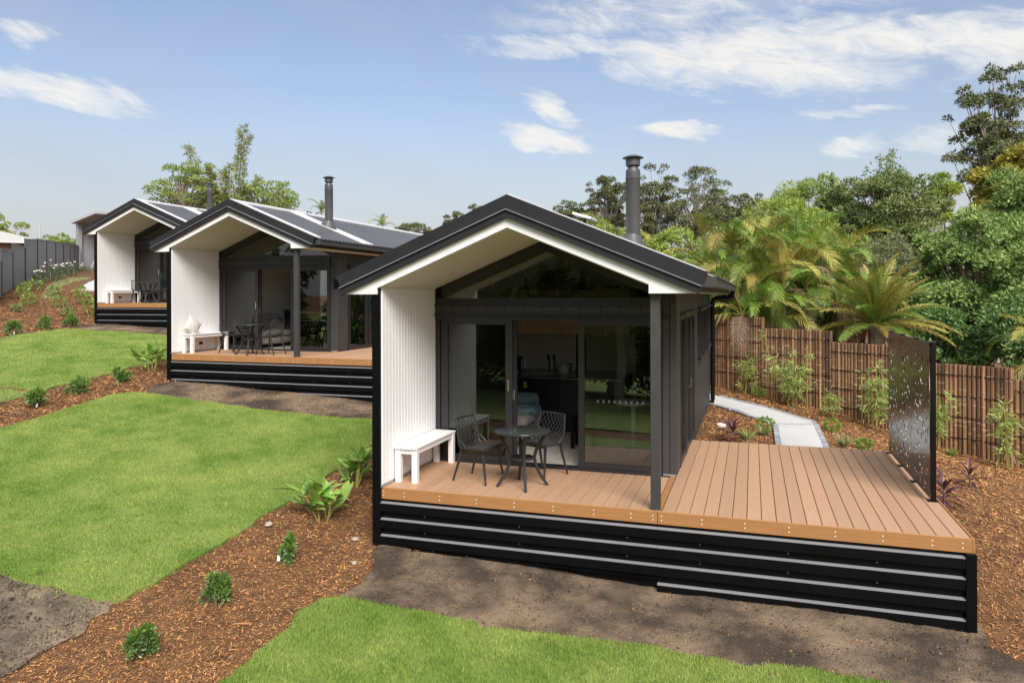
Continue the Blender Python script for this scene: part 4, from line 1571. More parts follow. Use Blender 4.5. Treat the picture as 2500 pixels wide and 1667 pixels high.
# ------------------------------------------------------------------ steel panel fence on the left
POSTS = [(-19.9, 10.1, 3.55), (-21.36, 11.55, 3.99), (-22.75, 13.05, 4.30), (-24.48, 14.93, 4.66), (-27.1, 17.6, 4.92), (-29.8, 20.3, 5.12), (-32.4, 23.0, 5.30), (-34.4, 25.2, 5.42), (-36.3, 27.3, 5.52), (-37.6, 28.7, 5.66), (-39.2, 30.5, 5.66)]
NLB = ['leftmost', 'second', 'third', 'fourth', 'fifth', 'sixth', 'seventh', 'eighth', 'ninth', 'farthest']
for i in range(len(POSTS) - 1):
    a, b = np.array(POSTS[i]), np.array(POSTS[i + 1])
    L_ = float(np.hypot(*(b - a)[:2]))
    ang = math.atan2(b[1] - a[1], b[0] - a[0])
    z0 = min(h1(*a[:2]), h1(*b[:2]))
    t = empty('steel_fence_panel', (a[0], a[1], z0), ang, 'grey steel fence panel, %s from the left picture edge' % NLB[i] if i not in (0, 9) else 'grey steel fence panel, ' + ('leftmost in the picture' if i == 0 else 'farthest, next to the shed'), 'fence', 'grey steel fence panels')
    za, zb = a[2] + .0, (a[2] if i < 3 else b[2] - .02)
    mb = MB()
    n = int(L_ / .10)
    V = []
    for k_ in range(n + 1):
        yv = .012 * (1 if k_ % 4 in (0, 1) else -1)
        xx = L_ * k_ / n
        g = h1(*(a[:2] + (b[:2] - a[:2]) * k_ / n)) - .1
        V += [(xx, yv, g - z0), (xx, yv, za + (zb - za) * k_ / n - z0 - .03)]
    mb.add(V, [(2 * k_, 2 * k_ + 2, 2 * k_ + 3, 2 * k_ + 1) for k_ in range(n)])
    mb.build('infill_sheet', 'fence_steel', t)
    MB().add([(0, -.025, za - z0 - .05), (L_, -.025, zb - z0 - .05), (L_, .025, zb - z0 - .05), (0, .025, za - z0 - .05), (0, -.025, za - z0), (L_, -.025, zb - z0), (L_, .025, zb - z0), (0, .025, za - z0)],
             [(0, 3, 2, 1), (4, 5, 6, 7), (0, 1, 5, 4), (1, 2, 6, 5), (2, 3, 7, 6), (3, 0, 4, 7)]).build('top_rail', 'fence_steel', t)
    MB().box(-.03, .03, -.03, .03, -.2, za - z0 + .01).build('post', 'fence_post', t)

# ------------------------------------------------------------------ neighbouring house and shed
hs = empty('neighbour_house', (-49.9, 29.6, h1(-46, 30)), R(-38), 'neighbour house with cream hip roof behind the grey steel fence', 'house')
hz_ = h1(-46, 30)
E_ = 5.85 - hz_
MB().box(-7.5, 7.5, -5, 5, -3, E_ - .1).build('wall', 'brick_wall', hs)
mb = MB()
mb.add([(-8, -5.5, E_), (8, -5.5, E_), (8, 5.5, E_), (-8, 5.5, E_), (-2.6, 0, E_ + 1.7), (2.6, 0, E_ + 1.7)], [(0, 1, 5, 4), (1, 2, 5), (2, 3, 4, 5), (3, 0, 4), (3, 2, 1, 0)])
ro = mb.build('roof', 'cream_roof', hs)
g = MB()
for a in (-5.56, 5.5):
    g.box(-8.05, 8.05, a, a + .06, E_ - .12, E_ + .02)
for a in (-8.06, 8.0):
    g.box(a, a + .06, -5.5, 5.5, E_ - .12, E_ + .02)
g.build('gutter', 'flashing', ro)
sh = empty('steel_shed', (-39.6, 30.6, h1(-39.6, 30.6)), R(-18), 'grey open fronted steel shed behind the farthest cabin', 'shed')
sz = h1(-39.6, 30.6)
TZ = 7.2 - sz
mb = MB()
for xx in (0, 3.0):
    mb.box(xx, xx + .28, 0, .28, -.5, TZ)
mb.build('column', 'shed_steel', sh)
MB().box(0, 3.3, 3.5, 3.6, -.5, TZ + .2).build('rear_wall', 'shed_steel', sh)
MB().box(.0, .08, .3, 3.5, -.5, TZ).build('side_wall', 'shed_steel', sh)
MB().add([(-.2, -.25, TZ), (3.4, -.25, TZ + .45), (3.4, 3.8, TZ + .45), (-.2, 3.8, TZ), (-.2, -.25, TZ + .2), (3.4, -.25, TZ + .6), (3.4, 3.8, TZ + .6), (-.2, 3.8, TZ + .2)],
         [(0, 3, 2, 1), (4, 5, 6, 7), (0, 1, 5, 4), (1, 2, 6, 5), (2, 3, 7, 6), (3, 0, 4, 7)]).build('roof', 'shed_trim', sh)
for k_ in range(4):
    MB().box(.1, 3.2, 3.30, 3.48, .6 + k_ * .8, .72 + k_ * .8).build('girt', 'shed_trim', sh)
mb = MB()
mb.tube([(0, 0, 0), (.75, 1.0, 2.5)], .05, 6).tube([(.5, 0, 0), (1.25, 1.0, 2.5)], .05, 6)
for k_ in range(7):
    f = (k_ + .5) / 7
    mb.tube([(.75 * f, f, 2.5 * f), (.75 * f + .5, f, 2.5 * f)], .03, 5)
ld = mb.build('ladder', 'shed_trim', None, (-39.0, 31.2, sz + .05))
tag(ld, 'pale ladder leaning inside the grey shed', 'ladder')
ap = MB().tube([(0, 0, -1), (0, 0, 8.3 - h1(-51, 37.3))], .045, 6).build('aerial_pole', 'shed_trim', None, (-51.06, 37.28, h1(-51, 37.3)))
tag(ap, 'thin grey aerial pole standing behind the cream roof', 'pole')


# ------------------------------------------------------------------ foliage
def leaf_cards(C, D, L_, W_, seed, fold=.25, face=None):
    """diamond leaves at points C along directions D"""
    r_ = np.random.default_rng(seed)
    n = len(C)
    D = D / (np.linalg.norm(D, axis=1, keepdims=True) + 1e-9)
    q = r_.normal(size=(n, 3))
    if face is not None:
        q = q * .5 + face
    S_ = np.cross(D, q)
    S_ /= (np.linalg.norm(S_, axis=1, keepdims=True) + 1e-9)
    N_ = np.cross(D, S_)
    ll = (L_ * r_.uniform(.65, 1.3, n))[:, None]
    ww = (W_ * r_.uniform(.7, 1.25, n))[:, None]
    m_ = C + D * ll * .45
    return np.stack([C, m_ + S_ * ww * .5 + N_ * ww * fold, C + D * ll, m_ - S_ * ww * .5 + N_ * ww * fold], 1)


def crown_mesh(name, r, h, m, lobes, per, leaf, seed, lobe_r=.34, droop=0.0, shell=.55, squash=.75, topbias=.0, sprig=0, flat=1.0):
    """crown centred on the origin: lobes of leaves spread through an ellipsoid of radius r and height h"""
    r_ = np.random.default_rng(seed)
    P = []
    d = r_.normal(size=(lobes, 3))
    d /= np.linalg.norm(d, axis=1, keepdims=True)
    rad = r_.uniform(shell, 1, lobes) ** .6
    rad *= 1 + np.clip(r_.normal(0, .07, lobes), -.12, .12)
    cen = d * rad[:, None] * np.array([r, r, h / 2]) * .86
    cen[:, 2] += topbias * h * (r_.random(lobes) - .3)
    Cs, Ds, Fs = [], [], []
    for i in range(lobes):
        lr = lobe_r * r * r_.uniform(.4, 1.55)
        k_ = int(per * (lr / (lobe_r * r)) ** 1.6 * r_.uniform(.75, 1.25)) + 6
        q = r_.normal(size=(k_, 3))
        q /= np.linalg.norm(q, axis=1, keepdims=True)
        q[:, 2] = np.where(q[:, 2] < -.3, -q[:, 2] * .6, q[:, 2])
        p = cen[i] + q * (lr * r_.uniform(.55, 1.05, k_) ** .5)[:, None] * np.array([1, 1, squash])
        Cs.append(p)
        Fs.append(q * .9 + cen[i] / (np.linalg.norm(cen[i]) + 1e-6) * .5 + np.array([0, 0, .35]))
        out = q * .8 + cen[i] / (np.linalg.norm(cen[i]) + 1e-6) * .3 + r_.normal(size=(k_, 3)) * .65
        out[:, 2] -= droop
        Ds.append(out)
    if sprig:
        for i in range(sprig):
            b = cen[r_.integers(lobes)].copy()
            b[2] = abs(b[2]) * 1.0 + h * .06
            k_ = 70
            tt = r_.random(k_)
            ax = np.array([r_.normal(0, .12), r_.normal(0, .12), 1.0])
            p = b + ax * (tt * h * .13)[:, None] + r_.normal(size=(k_, 3)) * (.09 * r * (1.15 - tt))[:, None]
            Cs.append(p)
            Ds.append(r_.normal(size=(k_, 3)) + [0, 0, .6])
            Fs.append(r_.normal(size=(k_, 3)) * .6)
    C, D = np.concatenate(Cs), np.concatenate(Ds)
    face = np.concatenate(Fs)
    V = leaf_cards(C, D, leaf[0], leaf[1], seed + 1, .2, face)
    return np_mesh(name, V, 4, m), cen


def limbs_mesh(name, cen, base_z, r0, m, seed, lean=(0, 0), fork=.35, every=1, sides=6):
    """trunk from the ground up into forking limbs that reach the lobe centres; origin at crown centre"""
    r_ = np.random.default_rng(seed)
    mb = MB()
    base = np.array([lean[0], lean[1], base_z])
    zf = base_z + (0 - base_z) * fork
    fk = np.array([lean[0] * .45, lean[1] * .45, zf])
    top = np.array([0, 0, cen[:, 2].max() * .55])
    tr = [base, base * .7 + fk * .3 + np.array([r_.normal(0, r0 * .5), r_.normal(0, r0 * .5), 0]), fk, fk * .5 + top * .5 + np.array([r_.normal(0, r0 * 2), r_.normal(0, r0 * 2), 0]), top]
    mb.tube(tr, [r0 * 1.25, r0, r0 * .8, r0 * .5, r0 * .15], sides + 2)
    for i in range(0, len(cen), every):
        c_ = cen[i]
        f = np.clip((c_[2] - zf) / (top[2] - zf + 1e-6) * .6, .02, .8) * r_.uniform(.5, 1)
        s_ = fk * (1 - f) + top * f
        q1 = s_ * .6 + c_ * .4 + np.array([0, 0, .12 * abs(c_[2] - s_[2])]) + r_.normal(0, .05 * np.linalg.norm(c_ - s_), 3)
        rr_ = r0 * .30 * r_.uniform(.6, 1.2)
        mb.tube([s_, q1, c_], [rr_, rr_ * .65, rr_ * .2], sides - 1, caps=False)
    return mb.mesh(name, m, True)


KIND = {
    'camphor': dict(m='leaf_camphor', lobes=130, per=330, leaf=(.125, .058), lobe_r=.21, squash=.9, shell=.22, bark='bark', r0=.22, every=3),
    'dark': dict(m='leaf_dark', lobes=95, per=330, leaf=(.16, .058), lobe_r=.25, shell=.06, sprig=12, bark='bark', r0=.2, every=3),
    'gum_tall': dict(m='leaf_gum', lobes=120, per=140, leaf=(.20, .065), lobe_r=.13, shell=.03, droop=.5, bark='bark_gum', r0=.15, every=1, fork=.25),
    'gum': dict(m='leaf_gum', lobes=95, per=105, leaf=(.19, .06), lobe_r=.14, shell=.2, droop=.35, squash=.6, bark='bark_gum', r0=.16, every=1, fork=.35),
    'yellow': dict(m='leaf_yellow', lobes=70, per=300, leaf=(.15, .065), lobe_r=.24, shell=.15, bark='bark', r0=.15, every=3),
    'olive': dict(m='leaf_olive', lobes=34, per=430, leaf=(.12, .03), lobe_r=.26, shell=.3, squash=1.5, bark='bark', r0=.07, every=1, fork=.1),
    'feather': dict(m='leaf_lime', lobes=34, per=330, leaf=(.20, .05), lobe_r=.26, shell=.3, squash=1.0, bark='bark', r0=.12, every=2),
    'lime': dict(m='leaf_lime', lobes=36, per=420, leaf=(.14, .05), lobe_r=.28, shell=.35, bark='bark', r0=.12, every=3),
    'mid': dict(m='leaf_mid', lobes=36, per=340, leaf=(.16, .065), lobe_r=.28, shell=.35, bark='bark', r0=.14, every=2),
    'poinciana': dict(m='leaf_poin', lobes=80, per=62, leaf=(.19, .065), lobe_r=.15, shell=.2, squash=.42, bark='bark', r0=.2, every=1, fork=.45),
    'shrub': dict(m='leaf_shrub', lobes=34, per=330, leaf=(.11, .05), lobe_r=.28, shell=.35, bark='bark', r0=.08, every=3, fork=.1),
}
TREES = [
    ('camphor', 10.3, 16.3, 5.3, -.6, 1.9, 'dense green broadleaf tree filling the right side behind the fence'),
    ('camphor', 11.6, 14.6, 4.5, -.9, 1.75, 'dense green broadleaf tree cut by the right picture edge'),
    ('camphor', 9.2, 18.0, 3.7, -.6, 1.35, 'dense green broadleaf tree behind the black privacy screen'),
    ('camphor', 12.1, 18.6, 6.3, -.4, 1.9, 'dense green broadleaf tree just below the yellowish round one'),
    ('dark', 9.2, 24.4, 7.75, 1.8, 2.1, 'dark olive tree with spiky top sprigs, right of centre against the sky'),
    ('dark', 7.6, 26.0, 7.1, 2.2, 1.35, 'dark olive tree just left of the spiky topped one'),
    ('gum_tall', 15.5, 33.9, 14.2, 6.2, 2.4, 'tallest tree, open crowned gum at the upper right corner'),
    ('gum_tall', 19.2, 36.9, 14.4, 6.5, 2.3, 'tall open gum at the right picture edge behind the tallest one'),
    ('yellow', 13.5, 23.7, 7.9, 4.2, 1.6, 'yellowish round tree below the tall gum at the right edge'),
    ('olive', 8.0, 16.6, 4.6, .4, 1.1, 'grey green upright shrub between the palms and the dense tree'),
    ('olive', 9.0, 17.2, 3.6, .2, .8, 'smaller grey green twiggy shrub above the spreading palm'),
    ('feather', 6.6, 27.8, 8.0, 3.0, 1.9, 'yellow green feathery tree rising behind the palms'),
    ('feather', 12.3, 29.6, 7.9, 3.5, .9, 'yellow green tree peeping between the dark and the yellowish tree'),
    ('lime', 5.6, 22.2, 6.2, 2.0, 1.7, 'bright green tree directly above the palm clump'),
    ('gum', .8, 39.5, 10.9, 4.2, 2.5, 'dark crowned gum with forked trunk right of the near flue'),
    ('gum', -2.0, 39.7, 11.0, 4.8, 1.9, 'dark crowned gum just right behind the near flue'),
    ('gum', -5.2, 41.7, 10.8, 5.2, 1.7, 'dark crowned gum left of the near flue'),
    ('gum', -8.2, 42.9, 9.5, 5.4, 1.65, 'low domed olive gum left of the flue, above the roof dish'),
    ('gum', 2.8, 44.2, 9.9, 4.4, 1.5, 'small gum between the forked gum and the palms'),
    ('gum', 4.4, 42.7, 9.4, 3.8, 1.7, 'low hazy gum above the left palms'),
    ('lime', .9, 22.7, 4.85, 1.6, 1.5, 'lime green bush behind the right roof slope of the nearest cabin'),
    ('mid', -3.2, 27.7, 6.8, 2.6, 1.7, 'mixed green and yellow tree behind the roof dish'),
    ('mid', -5.5, 31.1, 6.6, 3.2, 1.3, 'mixed green tree peeping over the ridge of the nearest cabin'),
    ('mid', -1.2, 26.2, 5.6, 2.4, 1.05, 'mixed green bush at the foot of the near flue'),
    ('gum', -26.4, 55.8, 9.6, 5.6, 2.1, 'far tree above the left roof slope of the nearest cabin'),
    ('gum', -23.5, 58.9, 10.8, 6.6, 1.4, 'far tree sprig touching the left roof slope of the nearest cabin'),
    ('gum', -20.0, 55.8, 10.9, 6.3, 1.3, 'far tree closest to the ridge of the nearest cabin, on its left'),
    ('mid', -26.6, 51.6, 8.7, 5.4, 1.2, 'far bright bush at the rear end of the middle roof'),
    ('poinciana', -29.8, 29.5, 10.6, 7.2, 2.3, 'flat topped tree with leaning trunk left of the flue of the farthest cabin'),
    ('poinciana', -25.8, 32.8, 10.0, 7.2, 2.3, 'flat topped tree right of the bamboo behind the middle roof'),
    ('mid', -30.1, 33.6, 9.2, 6.2, 1.9, 'bushy greenery at the foot of the tall bamboo'),
    ('mid', -55.6, 37.9, 9.4, 5.0, 1.75, 'round green tree at the left picture edge behind the cream roof'),
    ('poinciana', -51.2, 39.3, 7.9, 5.0, 1.75, 'dark spreading tree beyond the steel fence, left of the shed'),
    ('shrub', 6.3, 15.4, 2.55, .0, 1.15, 'dark glossy shrub under the palms behind the fence'),
    ('shrub', 3.0, 16.6, 2.5, -.1, 1.1, 'dark shrub behind the fence beside the downpipe'),
    ('shrub', 8.9, 14.6, 2.0, -.8, 1.2, 'dark shrub behind the spreading palm'),
    ('shrub', 4.4, 17.0, 3.2, -.2, 1.4, 'dark shrub behind the middle of the palm clump'),
    ('shrub', 1.4, 18.6, 3.6, -.2, 1.6, 'dark shrub hidden behind the near gutter end'),
    ('mid', 7.6, 19.5, 4.2, .0, 1.6, 'mixed green bush behind the grey green upright shrub'),
    ('shrub', 10.2, 12.9, 2.2, -1.4, 1.3, 'dark shrub right of the privacy screen behind the fence'),
    ('shrub', 11.4, 11.2, 1.9, -1.8, 1.3, 'dark shrub behind the palm at the right picture edge'),
    ('camphor', 13.4, 19.0, 6.0, -1.0, 2.2, 'rear dense green tree at the right picture edge'),
    ('mid', 2.4, 30.5, 6.4, .5, 2.4, 'mixed green tree between the lime bush and the forked gum'),
    ('feather', 5.0, 33.0, 7.4, 1.0, 2.3, 'mixed green tree behind the tops of the palms'),
    # across the slope, behind the place the picture is taken from
    ('gum', -25, -18, 6.2, -0.3, 2.7, 'open gum behind the viewer, leftmost of the mirrored row'),
    ('gum', -18, -19, 6.8, -0.3, 2.7, 'open gum behind the viewer, second from the left of the mirrored row'),
    ('gum', -12.5, -20, 7.4, -0.3, 2.7, 'open gum behind the viewer, third from the left of the mirrored row'),
    ('gum', -8.5, -18.5, 6.2, -0.3, 2.7, 'open gum behind the viewer, fourth from the left of the mirrored row'),
    ('gum', -4.5, -20, 6.8, -0.3, 2.7, 'open gum behind the viewer, fifth from the left of the mirrored row'),
    ('gum', -0.8, -18.5, 7.4, -0.3, 2.7, 'open gum behind the viewer, sixth from the left of the mirrored row'),
    ('gum', 3, -20, 6.2, -0.3, 2.7, 'open gum behind the viewer, seventh from the left of the mirrored row'),
    ('gum', 8, -19, 6.8, -0.3, 2.7, 'open gum behind the viewer, rightmost of the mirrored row'),
    ('dark', -28, -22, 2.6, -2.6, 2.8, 'low dark bush behind the viewer, leftmost of the mirrored row'),
    ('dark', -21, -23, 3.1, -2.6, 2.8, 'low dark bush behind the viewer, second from the left of the mirrored row'),
    ('dark', -15, -24, 2.6, -2.6, 2.8, 'low dark bush behind the viewer, third from the left of the mirrored row'),
    ('dark', -10, -23, 3.1, -2.6, 2.8, 'low dark bush behind the viewer, fourth from the left of the mirrored row'),
    ('dark', -6, -24, 2.6, -2.6, 2.8, 'low dark bush behind the viewer, fifth from the left of the mirrored row'),
    ('dark', -2, -23, 3.1, -2.6, 2.8, 'low dark bush behind the viewer, sixth from the left of the mirrored row'),
    ('dark', 2, -24, 2.6, -2.6, 2.8, 'low dark bush behind the viewer, seventh from the left of the mirrored row'),
    ('dark', 7, -23, 3.1, -2.6, 2.8, 'low dark bush behind the viewer, rightmost of the mirrored row'),
]
for i, (kd, x, y, zt, zb, r0, lb) in enumerate(TREES):
    K = KIND[kd]
    zc = (zt + zb) / 2
    hh = (zt - zb) * 1.0
    gz = h1(x, y)
    behind = y < -10
    lf = K['leaf'] if not behind else (K['leaf'][0] * 2.2, K['leaf'][1] * 2.4)
    t = empty(kd if kd in ('shrub',) else {'gum_tall': 'gum_tree', 'gum': 'gum_tree', 'camphor': 'broadleaf_tree', 'poinciana': 'flat_topped_tree', 'olive': 'tall_shrub'}.get(kd, 'tree'), (x, y, gz), 0, lb, 'shrub' if kd in ('shrub', 'olive') else 'tree')
    me_, cen = crown_mesh('crown', r0, hh, K['m'], K['lobes'], K['per'] if not behind else int(K['per'] * .6), lf, 200 + i * 3, K['lobe_r'], K.get('droop', 0), K['shell'], K.get('squash', .75), 0, K.get('sprig', 0))
    inst('crown', me_, t, (0, 0, zc - gz))
    lean = (-.9, .2) if kd == 'poinciana' and i % 2 else ((.9, 0) if kd == 'poinciana' else (0, 0))
    tm = limbs_mesh('trunk', cen, gz - zc - .2, K['r0'] * (r0 / 1.6) ** .5, K['bark'], 300 + i, lean, K.get('fork', .3), K['every'])
    inst('trunk', tm, t, (0, 0, zc - gz))


# ---- palms
def frond_mesh(name, L_, a0, curl, n, ll, lw, m, seed, vee=.5, hang=.25):
    """feather frond in the x-z plane, base at the origin, leaving at angle a0 and arching by curl"""
    r_ = np.random.default_rng(seed)
    P, T = [np.zeros(3)], []
    a = a0
    k_ = 14
    for i in range(k_):
        d_ = np.array([math.cos(a), 0, math.sin(a)])
        T.append(d_)
        P.append(P[-1] + d_ * L_ / k_)
        a -= curl / k_ * (.5 + 1.1 * i / k_)
    T.append(T[-1])
    P = np.array(P)
    mb = MB()
    mb.tube([tuple(p) for p in P], [.022 * (1 - .88 * i / k_) for i in range(k_ + 1)], 4, caps=False)
    for i in range(n):
        f = .14 + .86 * (i + r_.uniform(0, .5)) / n
        q = f * k_
        j = min(int(q), k_ - 1)
        p = P[j] * (1 - (q - j)) + P[j + 1] * (q - j)
        t_ = T[j]
        up = np.array([-t_[2], 0, t_[0]])
        lnn = ll * (math.sin(math.pi * min(1, f * .9 + .08)) ** .55) * r_.uniform(.85, 1.1)
        fw = .35 + .55 * f
        for s_ in (-1, 1):
            side = np.array([0, s_, 0])
            d_ = side * (1 - fw * .5) + t_ * fw + up * vee * r_.uniform(.6, 1.2)
            d_ /= np.linalg.norm(d_)
            mid = p + d_ * lnn * .5
            tip = p + d_ * lnn + np.array([0, 0, -hang * lnn * r_.uniform(.5, 1.3)])
            w_ = lw * r_.uniform(.8, 1.2)
            wv = t_ * w_ * .5
            mb.add([tuple(p - wv * .6), tuple(p + wv * .6), tuple(mid + wv), tuple(tip), tuple(mid - wv)], [(0, 1, 2, 4), (4, 2, 3)])
    return mb.mesh(name, m)


FR = {}
for mname, key in (('frond_green', 'g'), ('frond_gold', 'y'), ('frond_dead', 'd'), ('frond_brown', 'b')):
    for v in range(3):
        if key in 'gy':
            FR[key + 'u%d' % v] = frond_mesh('frond', 1.5, R(78), R(70 + 20 * v), 46, .42, .026, mname, 50 + v, .35, .15)
            FR[key + 'a%d' % v] = frond_mesh('frond', 1.6, R(52), R(120 + 20 * v), 46, .42, .026, mname, 60 + v, .3, .3)
            FR[key + 'c%d' % v] = frond_mesh('frond', 1.45, R(30), R(28 + 12 * v), 62, .30, .019, mname, 80 + v, .35, .35)
        FR[key + 'd%d' % v] = frond_mesh('frond', 1.25, R(15), R(130 + 20 * v), 34, .38, .022, mname, 70 + v, .0, .75)
pr = np.random.default_rng(77)


def palm(name, x, y, zc, stems, lb, nf=11, scale=1.0, cat='palm', gold=.4, group=None, stem_r=.05):
    gz = h1(x, y)
    t = empty(name, (x, y, gz), 0, lb, cat, group)
    for s_ in range(stems):
        ox, oy = (0, 0) if s_ == 0 else (pr.normal(0, .42), pr.normal(0, .42))
        zz = max(.5, zc - (0 if s_ == 0 else pr.uniform(.25, 1.5)) - gz)
        mb = MB()
        n = 9
        pts_ = [(ox * .5 + ox * .5 * k_ / n, oy * .5 + oy * .5 * k_ / n, zz * k_ / n) for k_ in range(n + 1)]
        mb.tube(pts_, [stem_r * (1.25 - .35 * k_ / n) for k_ in range(n + 1)], 8)
        mb.build('stem', 'palm_trunk', t, smooth=True)
        a0 = pr.uniform(0, 6.28)
        for k_ in range(nf):
            key = 'y' if pr.random() < gold else 'g'
            f = k_ / nf
            typ = 'u' if f < .3 else ('a' if f < .7 else 'd')
            if typ == 'd' and pr.random() < .6:
                key = 'd'
            me_ = FR[key + typ + str(pr.integers(3))]
            sc_ = scale * pr.uniform(.8, 1.15)
            inst('frond', me_, t, (ox, oy, zz), (pr.normal(0, .12), pr.normal(0, .10), a0 + k_ * 2.4), sc_)
    return t


PALMS = [(3.69, 13.08, 3.35, 2, 'golden cane palm nearest above the downpipe corner'), (3.0, 13.5, 2.95, 1, 'golden cane palm cut off by the near gutter'), (4.31, 12.24, 2.55, 2, 'low golden cane palm left of the leaning dead frond'),
         (4.95, 12.3, 2.35, 1, 'low green cane palm with a hanging frond over the fence'), (5.54, 13.69, 3.0, 2, 'golden cane palm in the middle of the clump'), (6.44, 14.3, 3.0, 2, 'golden cane palm at the right end of the clump'),
         (4.56, 14.95, 3.5, 2, 'taller golden cane palm at the back of the clump'), (5.5, 15.7, 3.6, 2, 'rear golden cane palm with yellow crown')]
for p in PALMS:
    palm('cane_palm', p[0], p[1], p[2], p[3] + 2, p[4], 10, 1.1, 'palm', .38, 'cane palms behind the fence')
palm('cane_palm', -1.17, 25.17, 4.3, 1, 'small far palm right of the near flue foot', 10, 1.1, gold=.3)
palm('cane_palm', -2.57, 24.72, 4.2, 1, 'small far palm left of the near flue foot', 10, 1.1, gold=.3)
palm('cane_palm', -31.9, 43.54, 9.4, 1, 'tiny palm top above the middle roof, left of its flue', 8, 1.0, gold=.3)
palm('cane_palm', -30.32, 46.16, 9.3, 1, 'tiny palm top just right of the tiny one above the middle roof', 8, 1.0, gold=.3)
palm('cane_palm', -25.4, 47.77, 8.0, 1, 'tiny palm top right of the middle flue', 8, 1.0, gold=.3)
palm('cane_palm', 9.75, 9.0, .95, 1, 'palm at the right picture edge behind the fence', 12, .95, gold=.7)
# spreading short-trunked palm behind the screen
t = empty('spreading_palm', (6.95, 11.3, h1(6.95, 11.3)), 0, 'spreading golden feather palm rising behind the fence and screen', 'palm')
zc = 1.55 - t.location.z
MB().tube([(0, 0, -.1), (0, 0, zc)], [.22, .17], 10).build('stem', 'palm_trunk', t)
for k_ in range(46):
    f = k_ / 46
    el = R(84 - 100 * f ** 1.15) + pr.normal(0, .1)
    key = 'y' if pr.random() < .6 else 'g'
    inst('frond', FR[key + 'c' + str(pr.integers(3))], t, (0, 0, zc), (pr.normal(0, .12), R(30) - el, k_ * 2.399), pr.uniform(1.0, 1.25))
for a in (2.6, 2.9, 3.3, -.2, -.5):
    inst('frond', FR['bd' + str(pr.integers(3))], t, (0, 0, zc - .1), (0, .25, a), .95)

# ---- tall bamboo behind the roofs
CUL = [((-26.33, 30.63), (-26.1, 30.7), 13.46, 'tallest bamboo culm behind the middle cabin'), ((-26.86, 30.98), (-26.23, 31.19), 13.1, 'second tall bamboo culm, close beside the tallest'), ((-28.23, 30.01), (-29.2, 29.69), 12.19, 'bamboo culm arching left behind the farthest cabin'),
       ((-27.75, 30.17), (-27.98, 30.09), 10.9, 'short dense bamboo culm next to the arching one'), ((-27.57, 31.28), (-27.94, 31.16), 10.7, 'short bamboo culm behind the far flue'), ((-28.07, 31.11), (-27.56, 31.28), 11.2, 'bamboo culm between the two tall groups'), ((-26.57, 31.6), (-25.95, 31.81), 10.3, 'low bamboo culm right of the tallest')]
for i, (a, b, zt, lb) in enumerate(CUL):
    r_ = np.random.default_rng(500 + i)
    gz = h1(*a)
    t = empty('bamboo_culm', (a[0], a[1], gz), 0, lb, 'bamboo', 'tall bamboo behind the cabins')
    n = 16
    P = []
    for k_ in range(n + 1):
        f = k_ / n
        bend = max(0, f - .55) / .45
        P.append(np.array([(b[0] - a[0]) * (f * .4 + .9 * bend ** 2), (b[1] - a[1]) * (f * .4 + .9 * bend ** 2), (zt - gz) * (f - (.05 * bend ** 2))]))
    MB().tube([tuple(p) for p in P], [.06 * (1 - .85 * k_ / n) for k_ in range(n + 1)], 6).build('culm', 'culm_far', t)
    C, D = [], []
    dens_ = {3: 110}.get(i, 46)
    for k_ in range(6, 60):
        f = .45 + .55 * k_ / 60
        q = f * n
        j = min(int(q), n - 1)
        p = P[j] * (1 - q + j) + P[j + 1] * (q - j)
        for s_ in range(2):
            ax = r_.normal(size=3)
            ax[2] = abs(ax[2]) * .3 - .15
            ax /= np.linalg.norm(ax)
            rl = r_.uniform(.15, .75) * (1.25 - f) * (1.0 if i != 3 else .7) + .1
            k2 = int(dens_ * r_.uniform(.2, .7) * .5)
            tt = r_.uniform(.3, 1, k2)
            C.append(p + ax * (tt * rl)[:, None] + r_.normal(0, .06, (k2, 3)))
            dd_ = r_.normal(size=(k2, 3)) * .6 + ax
            dd_[:, 2] -= .5
            D.append(dd_)
    inst('foliage', np_mesh('foliage', leaf_cards(np.concatenate(C), np.concatenate(D), .20, .05, 510 + i), 4, 'leaf_bamboo'), t)


# ------------------------------------------------------------------ garden plants
def clump_mesh(name, r, h, n, L_, W_, m, seed, up=.3, zmin=.1, shell=.4, taper=.0):
    r_ = np.random.default_rng(seed)
    d_ = r_.normal(size=(n, 3))
    d_ /= np.linalg.norm(d_, axis=1, keepdims=True)
    rad = r_.uniform(shell, 1, n)[:, None] ** .5
    p = d_ * rad * np.array([r, r, h / 2])
    p[:, :2] *= (1 + taper * p[:, 2:3] / (h / 2))
    p[:, 2] += h / 2 + zmin
    D = d_ + r_.normal(size=(n, 3)) * .5 + np.array([0, 0, up])
    return np_mesh(name, leaf_cards(p, D, L_, W_, seed + 1), 4, m)


